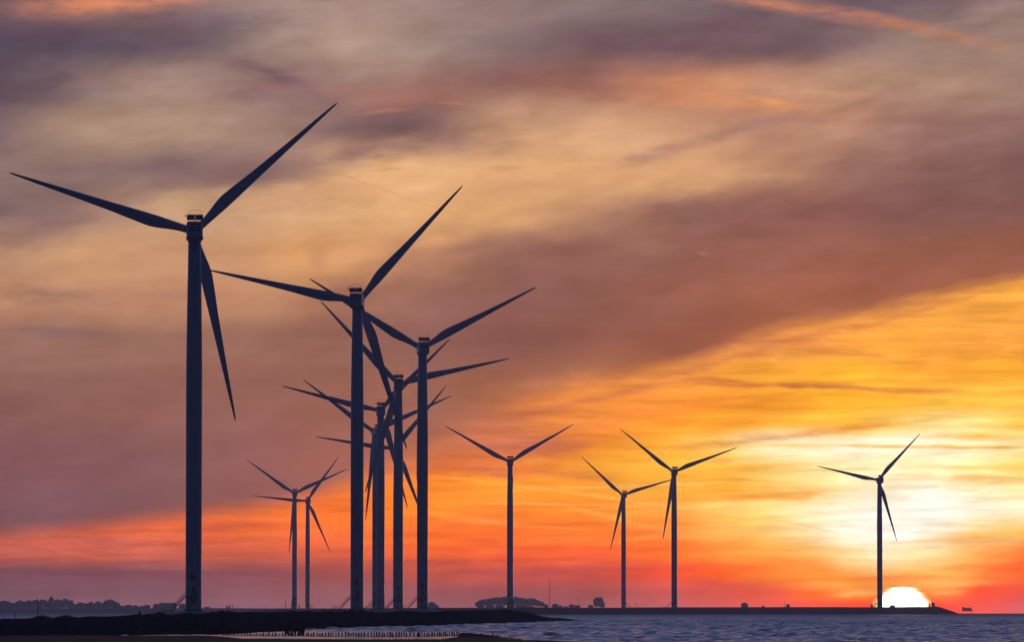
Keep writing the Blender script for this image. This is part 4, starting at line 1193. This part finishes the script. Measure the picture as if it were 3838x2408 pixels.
# ------------------------------------------------------------------ far masts and buildings
pole('radio_mast', 2060, 2177, 2284, 6600, 0.30, 'tall thin lattice radio mast right of the arched grove', 'radio mast', 'lattice', mat='steel')
pole('radio_mast', 1930, 2214, 2284, 6900, 0.2, 'thin faint mast rising behind the grove beside the lone turbine', 'mast', None, mat='steel')
pole('street_lamp', 2169, 2248, 2283, 6600, 0.17, 'thin street lamp left of the twin crowned tree', 'street lamp', 'wind')
pole('street_lamp', 2251, 2259, 2283, 6500, 0.18, 'thin street lamp standing in front of the twin crowned tree', 'street lamp', 'lamp')
pole('antenna_mast', 2383, 2262, 2281, 4500, 0.15, 'short antenna mast right of the smaller V-shaped turbine', 'mast', 'wind')
pole('antenna_mast', 2940, 2257, 2280, 4700, 0.15, 'thin mast in the red glow left of the rightmost turbine', 'mast', 'wind')
pole('antenna_mast', 543, 2250, 2284, 6500, 0.18, 'thin mast above low trees left of the largest turbine', 'mast', None)
pole('antenna_mast', 998, 2268, 2284, 6400, 0.27, 'short mast on the empty horizon left of the distant pair', 'mast', None)
for x, yt, lb in ((825, 2270, 'faint pole left of the chimneys'), (887, 2268, 'faint pole just right of the four chimneys'), (895, 2271, 'second faint pole right of the four chimneys')):
    pole('distant_pole', x, yt, 2284, 6900, 0.2, lb, 'pole')
def chimney(x, yt, w, lb):
    s = 7000 / F
    root = bpy.data.objects.new('chimney', None); COL.objects.link(root)
    root.location = P(x, 2284, 7000)
    h = (2284 - yt) * s
    MB().lathe([(w*s,-1),(w*s*.86,h*.9),(w*s*.86,h)], 14).build('shaft', 'panel', root)
    MB().lathe([(w*s*1.1,h*.90),(w*s*1.1,h*.96)], 14).build('rim', 'panel', root)
    tag(root, lb, 'chimney', 'power station chimneys')
chimney(848, 2267.5, 1.6, 'leftmost chimney of the hazy power station')
chimney(859, 2268.0, 1.4, 'second chimney from left at the hazy power station')
chimney(863.3, 2268.0, 1.4, 'third chimney from left at the hazy power station')
chimney(873, 2267.0, 1.6, 'rightmost chimney of the hazy power station')
root = bpy.data.objects.new('power_station', None); COL.objects.link(root)
s = 7000 / F
root.location = P(858, 2284, 7015)
MB().box(-9*s, 7*s, -6, 6, -1, 5.5*s).build('hall', 'panel', root)
MB().box(-4*s, 3*s, -5, 5, 5.5*s, 9*s).build('boiler_house', 'panel', root)
tag(root, 'low hazy power station block at the foot of four chimneys', 'power station')

# building with the pyramid roof
d = 6500.0; s = d / F
root = bpy.data.objects.new('pyramid_roof_building', None); COL.objects.link(root)
root.location = P(192.5, 2286, d)
hb = (2286 - 2251) * s; ht_ = (2286 - 2235) * s; w = 10.5 * s
MB().box(-w*.85, w*.85, -w*.85, w*.85, -1, hb).build('wall', 'brick', root)
rf = MB().add([(-w,-w,hb),(w,-w,hb),(w,w,hb),(-w,w,hb),(0,0,ht_)], [(0,3,2,1),(0,1,4),(1,2,4),(2,3,4),(3,0,4)]).build('roof', 'slate', root)
MB().bar((0,0,ht_-.3),(0,0,ht_+1.0),.12).build('finial', 'dark', rf)
tag(root, 'building with a pointed pyramid roof rising above the far left trees', 'building')
# long flat building
d = 6850.0; s = d / F
root = bpy.data.objects.new('flat_building', None); COL.objects.link(root)
root.location = P(631, 2286, d)
MB().box(-33*s, 33*s, -8, 8, -1, 22.5*s).build('wall', 'panel', root)
MB().box(-34*s, 34*s, -8.6, 8.6, 22.5*s, 24*s).build('roof', 'slate', root)
for k in range(12):
    x0 = (-30 + k * 5.1) * s
    MB().box(x0, x0 + 3.2*s, -8.06, -7.9, 13*s, 18*s).build('window', 'dark', root)
tag(root, 'long low building with a flat roof left of the largest turbine tower', 'building')

# kiosk beside the lone turbine, hut beside the rightmost turbine
def hut(name, x, yb, d, wpx, hpx, lb, cat, roof=True, mat='dark'):
    s = d / F
    root = bpy.data.objects.new(name, None); COL.objects.link(root)
    root.location = P(x, yb, d)
    MB().box(-wpx/2*s, wpx/2*s, -1.1, 1.1, -1, hpx*s).build('wall', mat, root)
    MB().box((-wpx/2-.7)*s, (wpx/2+.7)*s, -1.25, 1.25, hpx*s, (hpx+1)*s).build('roof', 'dark', root)
    MB().box(-.16*wpx*s, .16*wpx*s, -1.14, -1.05, 0, hpx*.7*s).build('door', 'steel', root)
    tag(root, lb, cat)
    return root
hut('transformer_kiosk', 1921, 2280.5, 3460, 12, 27, 'tall narrow transformer kiosk against the right foot of the lone turbine', 'kiosk')
hut('equipment_hut', 3267.5, 2279.5, 4000, 6.5, 9.5, 'small dark hut left of the rightmost turbine foot', 'hut')
hut('harbour_hut', 3497.5, 2276.5, 4030, 11, 14, 'small dark hut with roof on the dike hump right of the sun', 'hut')
hut('harbour_hut', 3484.5, 2278.5, 4020, 4.5, 12, 'narrow box between the sun and the dike hump hut', 'hut')
r_ = pole('radar_mast', 3492.5, 2243, 2278, 4035, 0.12, 'little radar mast with crossbars beside the dike hump hut', 'mast', 'wind')
s = 4035 / F
MB().bar((-3.2*s,0,21*s),(2.5*s,0,24*s),.7*s).bar((-1.5*s,0,27*s),(1.5*s,0,27*s),.5*s).bar((-2.2*s,0,16*s),(2.0*s,0,18*s),.9*s).build('antenna_arms', 'dark', r_)
pole('lamp_post', 3281.5, 2258, 2280, 4030, 0.10, 'thin lamp post left of the rightmost turbine foot', 'lamp post', 'lamp')

# ship on the horizon, lifted by the mirage as the photo shows
d = 7300.0; s = d / F
root = bpy.data.objects.new('cargo_ship', None); COL.objects.link(root)
root.location = P(3625, 2293.5, d)
MB().rings([[(x*s, y, z*s) for x, y in ((-19,-2.2),(15,-2.2),(20,0),(15,2.2),(-19,2.2))] for z in (0, 2.5, 5)]).build('ship_hull', 'hull', root)
for x0, x1, z1 in ((-18,-10,14),(-9,-1,12.5),(0,8,13.5),(9,16,12)):
    MB().box(x0*s, x1*s, -1.9, 1.9, 5*s, z1*s).build('container_stack', 'hull', root)
MB().box(-17*s,-12*s,-1.5,1.5,14*s,16.5*s).build('bridge', 'hull', root)
tag(root, 'blocky grey cargo ship blurred by mirage on the right horizon', 'ship')

# ------------------------------------------------------------------ birds
def bird_mesh(span, up, bank):
    m = MB()
    L = span * 0.36
    n = 8
    rings = []
    for y, r in ((-L*.55, .01*span), (-L*.3, .05*span), (0, .075*span), (L*.28, .06*span), (L*.42, .045*span), (L*.55, .008*span)):
        rings.append([(r*math.cos(2*math.pi*i/n), y, r*.9*math.sin(2*math.pi*i/n)) for i in range(n)])
    m.rings(rings)
    for s_ in (-1, 1):
        pts = [(0.03, .10, .04), (.22, .13, up*.75), (.38, .06, up*.85), (.52, -.02, up*.45)]
        pts2 = [(0.03, -.10, .03), (.22, -.07, up*.7), (.38, -.08, up*.8), (.52, -.05, up*.43)]
        up_ = [(s_*p[0]*span, p[1]*span, p[2]*span + .012*span) for p in pts]
        lo_ = [(s_*p[0]*span, p[1]*span, p[2]*span - .012*span) for p in pts]
        up2 = [(s_*p[0]*span, p[1]*span, p[2]*span + .006*span) for p in pts2]
        lo2 = [(s_*p[0]*span, p[1]*span, p[2]*span - .006*span) for p in pts2]
        m.rings([[a, b_, c, e] for a, b_, c, e in zip(up_, lo_, lo2, up2)])
    return m.mesh('bird')
BM = [bird_mesh(1.0, u, 0) for u in (0.22, 0.05, -0.10)]
for b_ in BM: b_.materials.append(MT['feather'])
def bird(x, y, d, span, lb, group=None, roll=0.0, v=0, name='bird', cat='bird'):
    o = bpy.data.objects.new(name, BM[v]); COL.objects.link(o)
    o.location = P(x, y, d); o.scale = (span,) * 3
    o.rotation_euler = (RNG.uniform(-.1,.1), roll, RNG.uniform(-.5,.5))
    tag(o, lb, cat, group)
bird(3323, 584, 1400, 0.72, 'lone dark bird high in the upper right sky', None, 0.1, 0, 'gull', 'bird')
bird(2637, 2381, 560, 0.62, 'banking gull low over the water below the yellow glow turbine', None, 0.75, 1, 'gull', 'gull')
bird(3360, 2364, 640, 0.55, 'gull with drooping wings over the water below the sun', None, 0.0, 2, 'gull', 'gull')
bird(3768, 2372, 600, 0.42, 'gull gliding over the water in the lower right corner', None, 0.6, 1, 'gull', 'gull')
for (n, x0, x1, y0, y1, d, lb, g) in ((38, 2102, 2214, 1674, 1702, 2600, 'tiny bird in the flock right of the lone turbine rotor', 'flock right of the lone turbine'), (34, 2690, 2860, 1538, 1578, 2800, 'tiny bird in the ragged lines above the yellow glow', 'flock above the yellow glow'), (12, 3016, 3108, 1846, 1874, 2800, 'tiny bird in the sparse flock left of the rightmost rotor', 'flock left of the rightmost turbine'), (9, 1000, 1022, 1848, 1864, 2600, 'tiny bird in the small flock left of the distant pair', 'flock left of the distant pair')):
    for k in range(n):
        if n == 34:
            line = k % 4
            x = x0 + line * 42 + (k // 4) * 4.6 + RNG.uniform(-1.5, 1.5); y = y1 - (8 if line % 2 else 24) - (k // 4) * 0.9 + RNG.uniform(-2, 2) + (12 if line > 1 else 0)
        else:
            x = min(max(RNG.gauss((x0+x1)/2, (x1-x0)/4.2), x0), x1); y = min(max(RNG.gauss((y0+y1)/2, (y1-y0)/4.0), y0), y1)
        bird(x, y, d + RNG.uniform(-20, 20), 0.55, lb, g, RNG.uniform(-.3,.3), RNG.choice([0,1,1,2]))
# two pale gulls standing at the water edge
MT['white'] = material('white_feather', (0.75, 0.74, 0.72), (0.82, 0.81, 0.8), 6, 0.8)
for x, y, lb in ((1363, 2357, 'pale gull standing at the water edge above the groyne stakes'), (2064, 2332.5, 'pale gull standing on the rocks near the spit tip')):
    d = float(d_of_row(np.array([curve(WATER, x)]))[0]) - 4; s = d / F
    root = bpy.data.objects.new('gull', None); COL.objects.link(root); root.location = P(x, y + 1.0, d)
    MB().rings([[(r*math.cos(2*math.pi*i/10)*1.0, yy, .16 + r*math.sin(2*math.pi*i/10) + yy*.25) for i in range(10)] for yy, r in ((-.26,.01),(-.12,.07),(.02,.10),(.14,.08),(.2,.05),(.26,.055),(.31,.04),(.38,.008))]).build('body', 'white', root, True)
    for q in (-.03, .03):
        MB().bar((q,.02,-.06),(q,.02,.1),.008).build('leg', 'dark', root)
    root.rotation_euler = (0, 0, 1.2)
    root.scale = (1.5, 1.5, 1.5)
    tag(root, lb, 'gull')
